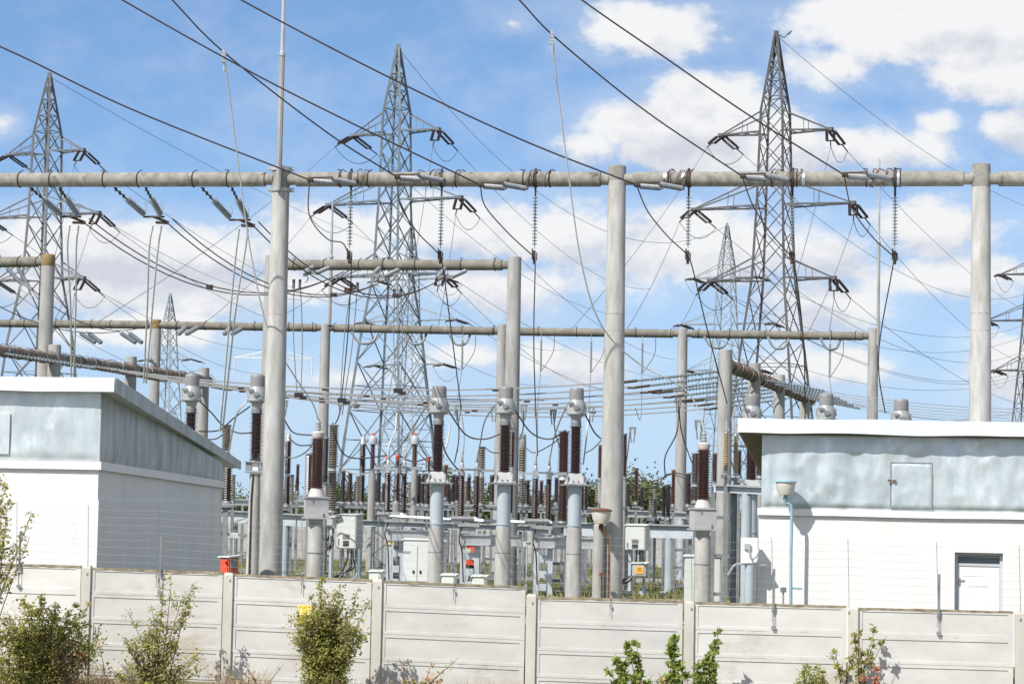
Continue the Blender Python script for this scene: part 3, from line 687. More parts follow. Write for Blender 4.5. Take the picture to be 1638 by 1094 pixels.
gantry('middle concrete gantry whose beam runs at mid height behind leftmost tall post', [(433, 480, 84.5, 409, 424), (821, 520, 82.0, 411, 424)], [(0, 1)], .20, .25, 'post2', 'beam2', .8)
gantry('long rear concrete gantry on six slim posts low behind the others', [(-14, 560, 108.5, 503, 517), (249, 560, 107.0, 512, 520), (519, 600, 105.5, 518, 524.5), (802, 600, 104.0, 519, 530), (1091, 600, 102.5, 525, 534), (1396, 600, 101.0, 525, 538)], [(0, 1), (1, 2), (2, 3), (3, 4), (4, 5)], .19, .225, 'post2', 'beam2', .75, (1,))
mast(527, 105.3, 322, 520, .085, 'slim grey mast standing on the rear gantry left of central pylon')
mast(1404.5, 100.7, 255, 552, .07, 'slim grey mast on the right end post of the rear gantry')

# the two low beams that run away from us, wrapped in tie wire
def diag(label, X1, Y1, X2, Y2, z, r, tposts, seed, pm='post2', ext=0):
    a, b = V((X1, Y1, z)), V((X2, Y2, z)); u = (b - a).normalized(); g = thing('concrete_gantry', label, 'gantry', (X1, Y1, YARD)); rr = random.Random(seed)
    mb = MB(); beam_piece(mb, a, b, r, .2, 14); mb.build('beam', 'beam2', g)
    for t in tposts:
        c = a.lerp(b, t); mb = MB(); post_piece(mb, c.x, c.y, YARD - .2, z + .52, .29, .235, 18); mb.build('post', pm, g)
    L = (b - a).length; n = min(int(L * 3.2), 95)
    for k in range(n):
        c = a + u * L * (k + rr.random()) / n; mb = MB()
        if k % 3: curl(mb, c, u, r, rr.uniform(-.5, .5), k + seed * 100)
        else: mb.ring(c, u, r + .015, .016, 12, 4)
        mb.build('tie_wire', 'rust' if k % 4 else 'galv', g)
    # flexible droppers lying along the beam
    return a, b
LD_A, LD_B = diag('low rusty wire wrapped beam running away at the left, above the left building', -19.2, 76.5, -13.0, 97.0, 9.15, .205, (.35, .645, .97), 1)
RD_A, RD_B = diag('low rusty wire wrapped beam running away at the right, above the right building', 7.55, 79.3, 13.9, 104.0, 9.15, .205, (.0, .28, .56, .9), 2)

# ------------------------------------------------------------------ lattice pylons
def pylon(label, px, Yp, axis_y, levels, arms, phi, m, w, ncols=True, hang=True, base=None, gw=None):
    """levels [(photo y, plan width m)] top to bottom; arms [(tie y, arm y, left m, right m)]"""
    x, y = post_xy(px, axis_y, Yp); S = Yp / F
    ca, sa = math.cos(phi), math.sin(phi); ex = V((ca, -sa, 0)); ey = V((sa, ca, 0)); C0 = V((x, y, 0))
    Z = [(zat(px, yy, Yp), s) for yy, s in levels]
    t = thing('lattice_pylon', label, 'pylon', (x, y, YARD))
    def width(z):
        for (z1, s1), (z0, s0) in zip(Z, Z[1:]):
            if z >= z0: return s0 + (s1 - s0) * (z - z0) / (z1 - z0)
        return Z[-1][1]
    def corner(z, i): s = width(z) / 2; a, b = ((-1, -1), (1, -1), (1, 1), (-1, 1))[i]; return C0 + ex * a * s + ey * b * s + V((0, 0, z))
    for i in range(4):
        mb = MB()
        for (z1, s1), (z0, s0) in zip(Z, Z[1:]): mb.bar(corner(z0, i), corner(z1, i), w * (1.2 if z1 > 14 else 1.45))
        mb.build('leg', m, t)
    # bracing
    mb = MB(); z = Z[0][0] - .5; bw = w * .45
    while z > YARD + 1:
        s = width(z); h = max(1.15, s * (1.12 if s < 2.6 else 1.0)); z0 = max(YARD, z - h)
        for i in range(4):
            j = (i + 1) % 4
            if s > .28:
                mb.bar(corner(z, i), corner(z0, j), bw); mb.bar(corner(z, j), corner(z0, i), bw)
            if s > 2.6 or s < 1: mb.bar(corner(z0, i), corner(z0, j), bw)
            if s > 2.6:
                c = (corner(z, i) + corner(z0, j) + corner(z, j) + corner(z0, i)) / 4; mb.bar(c, (corner(z, i) + corner(z0, i)) / 2, bw * .8); mb.bar(c, (corner(z, j) + corner(z0, j)) / 2, bw * .8)
        z = z0
    mb.build('bracing', m, t)
    mb = MB(); mb.box(C0 + V((0, 0, Z[0][0] + .08)), w * 2.2, w * 2.2, .4); mb.build('peak_plate', m, t)
    tips = []
    for (ty, ay, l, rgt) in arms:
        za, zt = zat(px, ay, Yp), zat(px, ty, Yp); s = width(za) / 2; st = width(zt) / 2
        for sg, ln in ((-1, l), (1, rgt)):
            if not ln: continue
            tip = C0 + ex * sg * ln + V((0, 0, za)); mb = MB(); n = 4
            for b in (-1, 1):
                root = C0 + ex * sg * s + ey * b * s + V((0, 0, za)); top = C0 + ex * sg * st + ey * b * st + V((0, 0, zt)); tp = tip + ey * b * .12
                mb.bar(root, tp, w * .85); mb.bar(top, tp, w * .62)
                mb.bar(root.lerp(tp, .45), top.lerp(tp, .45), bw * .7)
            for k in range(n):
                q = [C0 + ex * sg * s + ey * b * s + V((0, 0, za)) for b in (-1, 1)]
                a0, a1 = q[0].lerp(tip, k / n), q[1].lerp(tip, (k + 1) / n); mb.bar(a0, a1, bw * .7); mb.bar(q[1].lerp(tip, k / n), q[0].lerp(tip, (k + 1) / n), bw * .7)
            mb.box(tip, .35, .35, .22, -phi); o = mb.build('cross_arm', m, t); tips.append((tip, sg, o))
    return dict(t=t, C=C0, ex=ex, ey=ey, tips=tips, top=C0 + V((0, 0, Z[0][0])), Y=Yp, w=w, m=m)
def string2(py, tip, v, L, r, name='insulator_string', m='dark'):
    """double tension string from an arm tip along v; returns its far end"""
    v = V(v).normalized(); sd = v.cross(V((0, 0, 1))); sd = (py['ex'] * .9 + V((0, 0, .1))).normalized() if sd.length < .2 else sd.normalized()
    mb = MB(); a = tip + v * .25
    for s in (-.22, .22): mb.sheds(a + sd * s, a + sd * s + v * L, .055, .10, 10, 8)
    mb.tube([a - sd * .24, a + sd * .24], .045, 5); e = a + v * L; mb.tube([e - sd * .26, e + sd * .26], .045, 5); mb.tube([tip, a], .04, 5); mb.tube([e, e + v * .7], .04, 5)
    mb.build(name, m, py['t']); return e + v * .7
PYL = {}
PYL['central'] = pylon('tall blue grey lattice pylon in the centre of the view behind the gantries', 632, 145, 300,
    [(78, .16), (180, 1.28), (320, 1.5), (440, 1.85), (545, 2.9), (700, 4.1), (890, 5.3)], [(181, 212, 3.4, 3.15), (283, 322, 5.2, 4.95), (407, 440, 4.15, 3.7)], R(30), 'pylon', .125)
PYL['right'] = pylon('tall dark lattice pylon at right of centre standing against the big cloud', 1239, 140, 300,
    [(57, .16), (178, 1.42), (328, 1.72), (447, 2.1), (560, 3.1), (700, 4.2), (890, 5.4)], [(180, 212, 3.6, 3.6), (288, 330, 5.4, 5.1), (414, 447, 4.2, 3.9)], R(26), 'pylondark', .118)
PYL['left'] = pylon('grey lattice pylon behind the left end of the main beam', 73, 158, 300,
    [(123, .16), (216, 1.4), (345, 1.6), (445, 1.95), (545, 3.2), (700, 4.3), (890, 5.5)], [(217, 244, 3.5, 3.2), (317, 345, 5.2, 4.75), (417, 447, 4.2, 3.6)], R(28), 'pylongrey', .122)
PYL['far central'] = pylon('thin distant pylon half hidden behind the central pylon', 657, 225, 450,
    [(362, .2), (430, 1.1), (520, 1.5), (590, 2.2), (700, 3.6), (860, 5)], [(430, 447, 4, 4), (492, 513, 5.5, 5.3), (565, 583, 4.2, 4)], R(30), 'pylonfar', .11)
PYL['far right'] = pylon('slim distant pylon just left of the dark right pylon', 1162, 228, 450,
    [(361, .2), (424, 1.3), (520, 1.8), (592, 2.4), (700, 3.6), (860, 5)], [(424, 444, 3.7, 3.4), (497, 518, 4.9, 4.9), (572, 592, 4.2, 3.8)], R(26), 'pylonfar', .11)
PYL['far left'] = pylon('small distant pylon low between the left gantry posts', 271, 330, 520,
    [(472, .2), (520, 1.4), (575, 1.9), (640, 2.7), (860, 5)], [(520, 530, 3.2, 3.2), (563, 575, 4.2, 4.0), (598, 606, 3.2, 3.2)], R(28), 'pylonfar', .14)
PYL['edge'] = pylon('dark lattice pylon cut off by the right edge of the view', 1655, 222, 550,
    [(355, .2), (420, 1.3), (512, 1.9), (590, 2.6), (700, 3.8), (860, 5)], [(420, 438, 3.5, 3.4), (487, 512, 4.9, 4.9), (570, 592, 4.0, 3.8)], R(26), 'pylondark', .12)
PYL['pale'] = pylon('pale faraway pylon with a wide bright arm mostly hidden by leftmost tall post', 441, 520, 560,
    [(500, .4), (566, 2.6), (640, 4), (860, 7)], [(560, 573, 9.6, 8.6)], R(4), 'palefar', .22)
ends = {}
for k, L in (('central', 1.25), ('right', 1.25), ('left', 1.3), ('edge', 1.6), ('far right', 1.5), ('far central', 1.5), ('far left', 1.8)):
    p = PYL[k]
    for i, (tip, sg, o) in enumerate(p['tips']):
        fv = V((-.62, -1.0, -.62)) if sg < 0 else V((-.12, -1.0, -.78)); bv = V((.95, .75, -.62)) if sg < 0 else V((.8, .85, -.72))
        if k in ('edge', 'far right', 'far central', 'far left'): fv = V((-.4, -1, -.2)); bv = V((.8, .8, -.2))
        if k == 'far left' and i not in (2, 3): continue
        e0 = string2(p, tip, fv, L, .1); e1 = string2(p, tip, bv, L, .1); ends[(k, i)] = (e0, e1)
        mb = MB(); mb.tube(sagline(e0, e1, .85 if L < 1.4 else 1.3, 10), .022, 4); mb.build('jumper', 'thincable', p['t'])
mb = MB(); tp = PYL['right']['top']; mb.tube([tp + V((0, 0, .1)), tp + V((.5, 0, -.15)), tp + V((.75, 0, .12))], .035, 5); mb.lathe(tp + V((.7, 0, .05)), [(.02, 0), (.07, .1), (.05, .3), (.01, .42)], 8, (.7, 0, .7)); mb.build('peak_fitting', 'pylondark', PYL['right']['t'])
for k in (0, 1):
    tip = PYL['pale']['tips'][k][0]; mb = MB(); mb.tube([tip, tip + V((0, 0, -3.6))], .12, 5); mb.build('insulator_string', 'palefar', PYL['pale']['t'])
# ------------------------------------------------------------------ heavy conductors coming in over the fence from the near side
def phase(i, wx, wy, lead, label, sx):
    """wx, wy: photo point where the conductor meets its strings on the main beam; lead: further photo points with distances"""
    Ye = ONB(wx)[0].y - 1.5
    pts = [P(a, b, y) for a, b, y in lead] + [P(wx, wy, Ye)]
    t = thing('overhead_conductor', label, 'power line', pts[-1], 'conductors crossing the fence to the main beam')
    MB().tube(smooth(pts, 8), .021, 6).build('conductor', 'darkcable', t)
    B = ONB(wx + 78)[0]; yb = Ye + 1.2
    a1, b1 = P(wx + 4, wy + 2, Ye + .05), P(wx + 40, wy + 5, Ye + .95); a2, b2 = P(wx + 36, wy - 1, Ye - .05), P(wx + 74, wy + 6, Ye + 1.05)
    for a, b in ((a1, b1), (a2, b2)):
        mb = MB(); d = (b - a); mb.sheds(a + d * .06, b - d * .04, .04, .072, 11, 10); mb.cyl(b - d * .06, b + d * .03, .04, None, 8); mb.cyl(a, a + d * .07, .035, None, 8); mb.build('insulator_string', 'white_ins', t)
    mb = MB(); mb.bar(P(wx - 2, wy - 3, Ye - .03), P(wx + 38, wy - 4, Ye - .1), .03, .04); mb.cyl(P(wx - 3, wy, Ye), P(wx + 6, wy, Ye), .06, None, 8); mb.build('yoke_plate', 'rustdark', t)
    MB().tube([b1, ONB(wx + 44)[0] + V((0, -.2, -.02))], .025, 5).build('link', 'rustdark', t); MB().tube([b2, ONB(wx + 78)[0] + V((0, -.2, -.02))], .025, 5).build('link', 'rustdark', t)
    # suspension string hanging under the beam and the jumper that loops down to it
    top, u = ONB(sx); top = top + V((0, -.0, 0)); zb = P(sx, 398, top.y).z
    s = thing('suspension_string', label2[i], 'insulator', (top.x, top.y, zb), 'suspension strings under the main beam')
    mb = MB(); mb.lathe(top - u * .045, [(.198, 0), (.212, .001), (.212, .09), (.198, .091)], 18, u); mb.box(top + V((0, 0, .22)), .06, .06, .12); mb.box(top + V((0, 0, -.32)), .05, .05, .24); mb.build('hanger', 'rustdark', s)
    mb = MB(); z = top.z - .42; n = 15; st = (z - zb - .1) / n; mb.tube([V((top.x, top.y, z)), V((top.x, top.y, zb))], .014, 5)
    for k in range(n): mb.lathe((top.x, top.y, z - (k + 1) * st), [(.015, 0), (.068, st * .18), (.072, st * .3), (.022, st * .45), (.018, st * .8)], 10)
    mb.build('disc_string', 'glass_ins', s)
    mb = MB(); mb.box((top.x, top.y, zb - .22), .07, .07, .34); mb.box((top.x - .05, top.y, zb - .14), .035, .05, .28); mb.box((top.x + .06, top.y, zb - .2), .03, .05, .2); mb.build('clamp', 'rustdark', s)
    return P(wx, wy, Ye), V((top.x, top.y, zb - .2))
label2 = ['suspension string hanging from the main beam nearest the leftmost tall post', 'suspension string hanging from the main beam in front of the central pylon', 'suspension string hanging from the main beam left of the middle tall post',
          'suspension string hanging from the main beam just right of the middle tall post', 'suspension string hanging from the main beam across the dark right pylon', 'suspension string hanging from the main beam nearest the rightmost tall post']
LEADS = [
 (495, 288, [(-260, -30, 53), (0, 75, 54), (210, 175, 55.5)], 'dark conductor running down from upper left edge over the left pylon peak', 562),
 (768, 296, [(80, -70, 51), (200, 3, 52), (400, 115, 53), (560, 196, 54)], 'dark conductor ending midway between the left and middle tall posts', 857),
 (634, 283, [(190, -90, 51), (275, 0, 52), (358, 84, 53), (520, 210, 54.8)], 'steep dark conductor carrying a pale clamp, ending in front of the central pylon', 707),
 (1018, 296, [(250, -80, 50), (385, 0, 51), (610, 118, 52), (830, 222, 53.6)], 'dark conductor crossing the peak of the central pylon and ending right of middle tall post', 1102),
 (1187, 282, [(740, -90, 50), (830, 0, 51), (890, 62, 51.5), (1030, 176, 53)], 'dark conductor carrying a pale clamp over the middle cloud to the right pylon', 1268),
 (1350, 280, [(820, -85, 49.5), (930, 0, 50.3), (1060, 90, 51.2), (1200, 186, 52.6)], 'highest dark conductor on the right, crossing above the middle cloud', 1432)]
ENDS = []
for i, (wx, wy, lead, lab, sx) in enumerate(LEADS): ENDS.append(phase([0, 2, 1, 3, 4, 5][i], wx, wy, lead, lab, sx))
JM = [[(495, 345), (523, 382), (548, 389)], [(776, 330), (812, 372), (842, 400)], [(641, 330), (668, 372), (694, 398)], [(1036, 338), (1068, 378), (1094, 402)], [(1204, 328), (1232, 372), (1258, 402)], [(1362, 332), (1392, 375), (1420, 402)]]
names = ['leftmost', 'third from left', 'second from left', 'fourth from left', 'fifth from left', 'rightmost']
for i, (a, b) in enumerate(ENDS):
    cable('jumper_cable', smooth([a] + [P(q[0], q[1], a.y + (b.y - a.y) * (k + 1) / 4) for k, q in enumerate(JM[i])] + [b], 6), .017, 'browncable', 'brown jumper cable sagging from main beam to suspension string, ' + names[i] + ' of six', 'jumper cables under the main beam')
# droppers from the suspension strings down to the apparatus
for i, (sx, lst, lab) in enumerate([(562, [(562, 430, 58.6), (556, 540, 62), (546, 640, 66)], 'left of the central pylon'), (707, [(708, 425, 58.1), (722, 530, 61), (738, 655, 66)], 'right of the central pylon legs'),
     (857, [(856, 430, 57.6), (854, 560, 60), (860, 728, 66)], 'just right of the post carrying the middle gantry'), (1102, [(1108, 430, 57), (1132, 530, 59), (1163, 645, 63)], 'passing in front of the slim right pylon'),
     (1268, [(1275, 450, 56.5), (1286, 560, 59), (1288, 690, 63)], 'in front of the dark pylon legs'), (1432, [(1424, 450, 56), (1408, 540, 58), (1406, 600, 60), (1416, 660, 62)], 'beside the right end post of rear gantry')]):
    b = [e[1] for e in ENDS if abs((CAMROT.transposed() @ (e[1] - V((0, 0, CAMZ)))).x * F / -(CAMROT.transposed() @ (e[1] - V((0, 0, CAMZ)))).z + 819 - sx) < 12]
    cable('dropper_cable', smooth(([b[0]] if b else []) + [P(*q) for q in lst], 6), .017, 'browncable' if i != 2 else 'thincable', 'dark dropper hanging from a suspension string ' + lab, 'droppers below the suspension strings')
# two pale droppers from clamps on the incoming conductors
def pale(lst, cl, lab):
    t = thing('dropper_cable', lab, 'cable', P(*lst[-1]), 'pale droppers from the incoming conductors'); MB().tube(px_path(lst, 8), .019, 6).build('strand', 'palecable', t)
    c = P(*cl); mb = MB()
    for k in range(4): mb.box(c + V((0, 0, -.02 - k * .075)), .10 if k % 2 else .085, .07, .06)
    mb.tube([c + V((0, 0, .05)), c + V((.02, 0, -.5))], .028, 6); mb.build('clamp', 'galv', t)
pale([(359, 92, 53), (372, 190, 54.2), (386, 300, 55.5), (404, 420, 57), (430, 530, 58.6), (470, 600, 60), (500, 645, 61.5), (509, 672, 62)], (358, 82, 52.9), 'pale thin dropper curving down past leftmost tall post from a clamp on the conductor')
pale([(884, 62, 51.5), (893, 150, 52.3), (907, 260, 53.2), (930, 420, 54.6), (962, 520, 55.8), (1020, 580, 57.2), (1085, 615, 57.8), (1112, 645, 58.1), (1127, 690, 58.2)], (883, 52, 51.4), 'pale thin dropper curving down across the middle tall post to the right hand voltage transformer')

# back side strings at left end of the main beam, with twin conductors running on to the middle gantry
BK = [((48, 300), (94, 300), (100, 346), (126, 346), (545, 437), 'first'), ((182, 301), (232, 302), (233, 346), (259, 346), (628, 441), 'second'), ((322, 302), (370, 302), (370, 351), (397, 351), (712, 441), 'third')]
for (a, b, c, d, e, nm) in BK:
    Y0 = ONB(a[0])[0].y; t = thing('twin_conductor', 'dark twin conductor on grey strings behind the main beam, ' + nm + ' of three from left', 'power line', P(*c, Y0 + 2.4), 'twin conductors behind the main beam')
    for s, f in ((a, c), (b, d)):
        p0 = ONB(s[0])[0] + V((0, .1, -.2)); p1 = P(f[0] - 3, f[1] - 4, Y0 + 2.2); k = p0.lerp(p1, .42)
        mb = MB(); mb.tube([p0, k], .022, 5)
        for q in (.15, .45, .75): mb.box(p0.lerp(k, q), .06, .05, .1)
        mb.build('chain_link', 'rustdark', t); mb = MB(); mb.sheds(k, p1, .05, .092, 12, 10); mb.build('insulator_string', 'blue_ins', t)
        mb = MB(); mb.tube(smooth([p1, p1 + V((.07, 0, .12)), p1 + V((.03, 0, .3)), p1 + V((-.06, 0, .33))], 3), .014, 5); mb.build('arcing_horn', 'galv', t)
    y0, y1 = P(c[0] - 4, c[1] + 1, Y0 + 2.3), P(d[0] + 4, d[1] + 1, Y0 + 2.3); mb = MB(); mb.bar(y0, y1, .05, .05); mb.bar((y0 + y1) / 2, P(d[0] + 10, d[1] + 10, Y0 + 2.7), .06, .06); mb.bar(P(c[0] + 16, c[1] + 10, Y0 + 2.6), P(d[0] + 10, d[1] + 11, Y0 + 2.7), .06, .07); mb.build('yoke_plate', 'rustdark', t)
    q0 = P(d[0] + 8, d[1] + 10, Y0 + 2.6); q1 = P(*e, 81.2 if e[0] < 600 else 80.6)
    for dz in (0, .14): MB().tube(sagline(q0 + V((dz, 0, dz * .8)), q1 + V((dz * .8, 0, dz * .4)), 1.35, 18), .019, 5).build('conductor', 'browncable', t)
    for q in (.42, .68):
        m = sagline(q0, q1, 1.35, 50)[int(50 * q)]; mb = MB(); mb.box(m + V((.07, 0, .06)), .22, .05, .14); mb.build('spacer', 'rustdark', t)
    # paired pale droppers from the yoke
    foot = {'first': (114, 612), 'second': (230, 612), 'third': (352, 690)}[nm]; hx, hy = d[0] - 4, d[1] + 14
    dt = thing('dropper_cable', 'pair of pale droppers hanging below the ' + nm + ' grey string pair from left', 'cable', P(*foot, 66), 'pale droppers behind the left end of main beam')
    for k in (0, 1):
        o = (-10 if k == 0 else 4); bow = {'first': 0, 'second': -8, 'third': -4}[nm]
        MB().tube(px_path([(hx + o, hy, Y0 + 2.6), (hx + o - 4 + bow * .3, hy + 40, Y0 + 3.2), ((hx + o) * .6 + foot[0] * .4 + bow * .4, hy + 130, Y0 + 5), (foot[0] + k * 4, foot[1], Y0 + 8)], 6), .027, 5).build('strand', 'palecable', dt)

# tension strings on the middle and far left gantries
def gstr(label, prs, yoke, Yb, m='white_ins', group=None, r=.082, name='tension_string'):
    t = thing(name, label, 'insulator', P(*yoke, Yb - 2), group)
    for (s, f) in prs:
        a, b = P(*s, Yb - .25), P(*f, Yb - 1.6); d = b - a; mb = MB(); mb.sheds(a + d * .15, b, .045, r, 11, 9); mb.tube([a, a + d * .16], .03, 5); mb.build('insulator_string', m, t)
    mb = MB(); fs = [P(*f, Yb - 1.6) for _, f in prs]; mb.bar(fs[0], fs[1], .08, .12); mb.bar((fs[0] + fs[1]) / 2, P(*yoke, Yb - 1.9), .08, .12); mb.tube(smooth([fs[0], fs[0] + V((.1, -.1, -.3)), P(yoke[0] + 2, yoke[1] + 12, Yb - 1.9)], 4), .02, 5); mb.build('yoke_plate', 'dullsteel', t)
GR = 'tension strings on the middle gantry'
gstr('pair of pale tension strings at left end of the middle gantry beam', [((503, 426), (489, 434)), ((529, 427), (506, 437))], (486, 440), 84.0, 'white_ins', GR)
gstr('pair of pale tension strings on the middle gantry beam over the central pylon', [((609, 427), (595, 440)), ((640, 430), (616, 442))], (604, 446), 83.3, 'white_ins', GR)
gstr('pair of pale tension strings near right end of the middle gantry beam', [((713, 428), (700, 443)), ((748, 432), (724, 443))], (706, 446), 82.6, 'white_ins', GR)
gstr('pair of grey tension strings under the far left gantry beam', [((8, 425), (32, 452)), ((26, 425), (46, 458))], (52, 463), 88.5, 'blue_ins')
cable('bus_conductor', sagline(P(52, 463, 86), P(250, 515, 104), .9, 14), .02, 'browncable', 'dark conductor from the far left gantry strings towards the orange capped rear post', None)
cable('bus_conductor', sagline(P(-20, 480, 86), P(190, 530, 104), .5, 14), .02, 'browncable', 'dark conductor crossing low behind the far left gantry post', None)
for (x, y, x2, y2, nm) in ((475, 447, 478, 632, 'first'), (567, 452, 547, 640, 'second'), (636, 462, 637, 625, 'third')):
    t = thing('dropper_cable', 'dark twin dropper below the middle gantry, ' + nm + ' of three from left', 'cable', P(x2, y2, 80), 'twin droppers of the middle gantry')
    for k in (-1, 1):
        MB().tube(px_path([(x + k * 5, y, 81.6), (x * .5 + x2 * .5 + k * 7, (y + y2) / 2, 81), (x2 + k * 3, y2, 80)], 6), .02, 5).build('strand', 'thincable', t)
        a = P(x + k * 5, y, 81.6); mb = MB(); mb.cyl(a, a + V((0, 0, -.32)), .05, None, 8); mb.build('sleeve', 'black', t)
    mb = MB(); mb.box(P(x2, y2, 80), .32, .1, .16); mb.box(P(x2 + 7, y2 + 4, 80), .25, .08, .12); mb.build('clamp', 'black', t)
# black loops and short strings under the rear gantry
for (x0, x1, Yg) in ((562, 604, 105), (646, 682, 104.8), (718, 752, 104.4), (1126, 1166, 102.2), (1228, 1262, 101.6), (1312, 1345, 101.3)):
    yb = 531 + (x0 - 560) * .012; cable('jumper_cable', px_path([(x0, yb, Yg), (x0 + (x1 - x0) * .25, yb + 15, Yg - .2), ((x0 + x1) / 2, yb + 19, Yg - .3), (x1 - (x1 - x0) * .2, yb + 16, Yg - .2), (x1, yb + 2, Yg)], 5), .06, 'blue_ins' if x0 > 1300 else 'dullsteel', 'dark loop slung under the rear gantry beam ' + {562: 'left of the central pylon legs', 646: 'in front of the central pylon legs', 718: 'right of the central pylon', 1126: 'behind the slim distant pylon', 1228: 'in front of the dark right pylon', 1312: 'near its right end'}[x0], 'loops under the rear gantry')
for x, y0, y1, lab in ((740, 540, 592, 'right of the central pylon'), (866, 540, 594, 'first right of the middle gantry post'), (946, 542, 596, 'left of the middle tall post'), (1028, 545, 597, 'right of the middle tall post'), (1328, 545, 604, 'near the right end post')):
    Yg = 105 - (x - 560) / 840 * 4.2; a, b = P(x, y0 - 8, Yg), P(x - 1, y1, Yg); mb = MB(); t = thing('suspension_string', 'slender string hanging from the rear gantry beam ' + lab, 'insulator', b, 'short strings under the rear gantry')
    mb.sheds(a.lerp(b, .2), b, .03, .07, 16, 7); mb.tube([a, b], .02, 5); mb.build('disc_string', 'glass_ins', t); mb = MB(); mb.tube(smooth([a + V((.6, 0, 0)), a.lerp(b, .5) + V((.55, 0, 0)), b + V((.05, 0, .05))], 5), .018, 5); mb.tube(smooth([b, b + V((-.2, -3, -2.2)), P(x - 12, y1 + 55, Yg - 8)], 5), .015, 5); mb.build('dropper', 'thincable', t)
for x, lab in ((140, 'first'), (205, 'second')):
    t = thing('tension_string', 'dark grey string pair slanting under the left end of rear gantry, ' + lab + ' from left', 'insulator', P(x, 545, 106), 'string pairs under the left end of the rear gantry')
    for k in (0, 1):
        a, b = P(x - 16 + k * 14, 530, 107), P(x + 12 + k * 10, 548, 105.5); mb = MB(); mb.sheds(a.lerp(b, .2), b, .06, .11, 12, 8); mb.tube([a, b], .03, 5); mb.build('insulator_string', 'blue_ins', t)
for x, lab in ((302, 'first'), (375, 'second')):
    t = thing('tension_string', 'pale string pair on the rear gantry right of the orange capped post, ' + lab + ' from left', 'insulator', P(x, 530, 105), 'pale string pairs on the rear gantry')
    for k in (0, 1):
        a, b = P(x - 6 + k * 20, 524, 106.5), P(x - 16 + k * 12, 534, 105); mb = MB(); mb.sheds(a, b, .06, .12, 12, 8); mb.build('insulator_string', 'white_ins', t)

# ------------------------------------------------------------------ bus conductors strung between the two low rusty beams
def onseg(a, b, Y): return a.lerp(b, (Y - a.y) / (b.y - a.y))
ordn = ['nearest', 'second nearest', 'third nearest', 'fourth nearest', 'middle', 'fourth farthest', 'third farthest', 'second farthest', 'farthest']
for k in range(9):
    f = (k + .35) / 9.3; a = LD_A.lerp(LD_B, .12 + .86 * f) + V((.2, 0, -.1)); b = RD_A.lerp(RD_B, .04 + .86 * f) + V((-.2, 0, -.1))
    t = thing('bus_conductor', 'long grey bus conductor between the two rusty beams, ' + ordn[k] + ' of nine', 'power line', a, 'bus conductors between the two rusty beams')
    pts = sagline(a, b, 1.0 + .1 * (k % 3), 34); u = (b - a).normalized()
    for w in (0, 1):
        o = V((0, .0, .0)) + V((0, .16, .035)) * w; MB().tube([p + o for p in pts], .016, 5).build('conductor', 'alucable', t)
    for s, (p, q) in (('l', (pts[0], pts[4])), ('r', (pts[-1], pts[-5]))):
        L = 2.5; d = (q - p).normalized(); mb = MB(); mb.sheds(p + d * .35, p + d * (.35 + L), .035, .074, 19, 9); mb.tube([p, p + d * .4], .03, 5); mb.cyl(p + d * (L + .35), p + d * (L + .75), .045, None, 8); mb.build('insulator_string', 'blue_ins', t)
        mb = MB(); mb.cyl(p + d * (L + .8), p + d * (L + 1.35), .05, None, 8); mb.tube([p + d * (L + .7), p + d * (L + 1.5)], .02, 5); mb.box(p + d * (L + 1.5) + V((0, .08, 0)), .3, .24, .06); mb.build('dead_end_clamp', 'rustdark', t)
    for q in (.27 + .05 * (k % 2), .45 + .04 * (k % 3), .68): mb = MB(); mb.box(pts[int(34 * q)] + V((0, .08, -.03)), .2, .22, .07, .2); mb.build('spacer', 'rustdark', t)
# and on towards the right from the right hand beam
for k in range(6):
    a = RD_A.lerp(RD_B, .32 + .11 * k) + V((.2, 0, -.05)); b = V((30 + k * .5, a.y - 4.6, a.z)); t = thing('bus_conductor', 'pale bus conductor running off rightwards above the right building, ' + ['topmost', 'second', 'third', 'fourth', 'fifth', 'lowest'][k] + ' of six', 'power line', a, 'bus conductors right of the rusty beam')
    pts = sagline(a, b, 1.05, 24); MB().tube(pts, .017, 5).build('conductor', 'alucable', t); d = (pts[3] - pts[0]).normalized(); mb = MB(); mb.sheds(a + d * .3, a + d * 2.4, .035, .074, 17, 9); mb.tube([a, a + d * .4], .03, 5); mb.build('insulator_string', 'blue_ins', t)
# ------------------------------------------------------------------ thin lines of the pylons
armn = ['top left arm', 'top right arm', 'middle left arm', 'middle right arm', 'bottom left arm', 'bottom right arm']
pyn = {'central': 'the central pylon', 'right': 'the dark right pylon', 'left': 'the left pylon', 'far right': 'the slim distant pylon', 'edge': 'the pylon at right edge', 'far central': 'the distant central pylon'}
FRONT_T = {('central', 0): (155, 516, 107.3, .5), ('central', 2): (322, 521, 106.3, .4), ('central', 4): (400, 522, 106, .3), ('central', 1): (642, 527, 104.8, .4), ('central', 3): (700, 528, 104.6, .4), ('central', 5): (744, 528, 104.3, .2),
           ('right', 0): (911, 530, 103.6, .5), ('right', 2): (1000, 531, 103, .4), ('right', 4): (1075, 533, 102.6, .3), ('right', 1): (1245, 536, 101.7, .4), ('right', 3): (1290, 537, 101.5, .4), ('right', 5): (1325, 537, 101.3, .2),
           ('left', 1): (60, 518, 107.9, .5), ('left', 3): (84, 518, 107.8, .5), ('left', 5): (112, 519, 107.6, .3)}
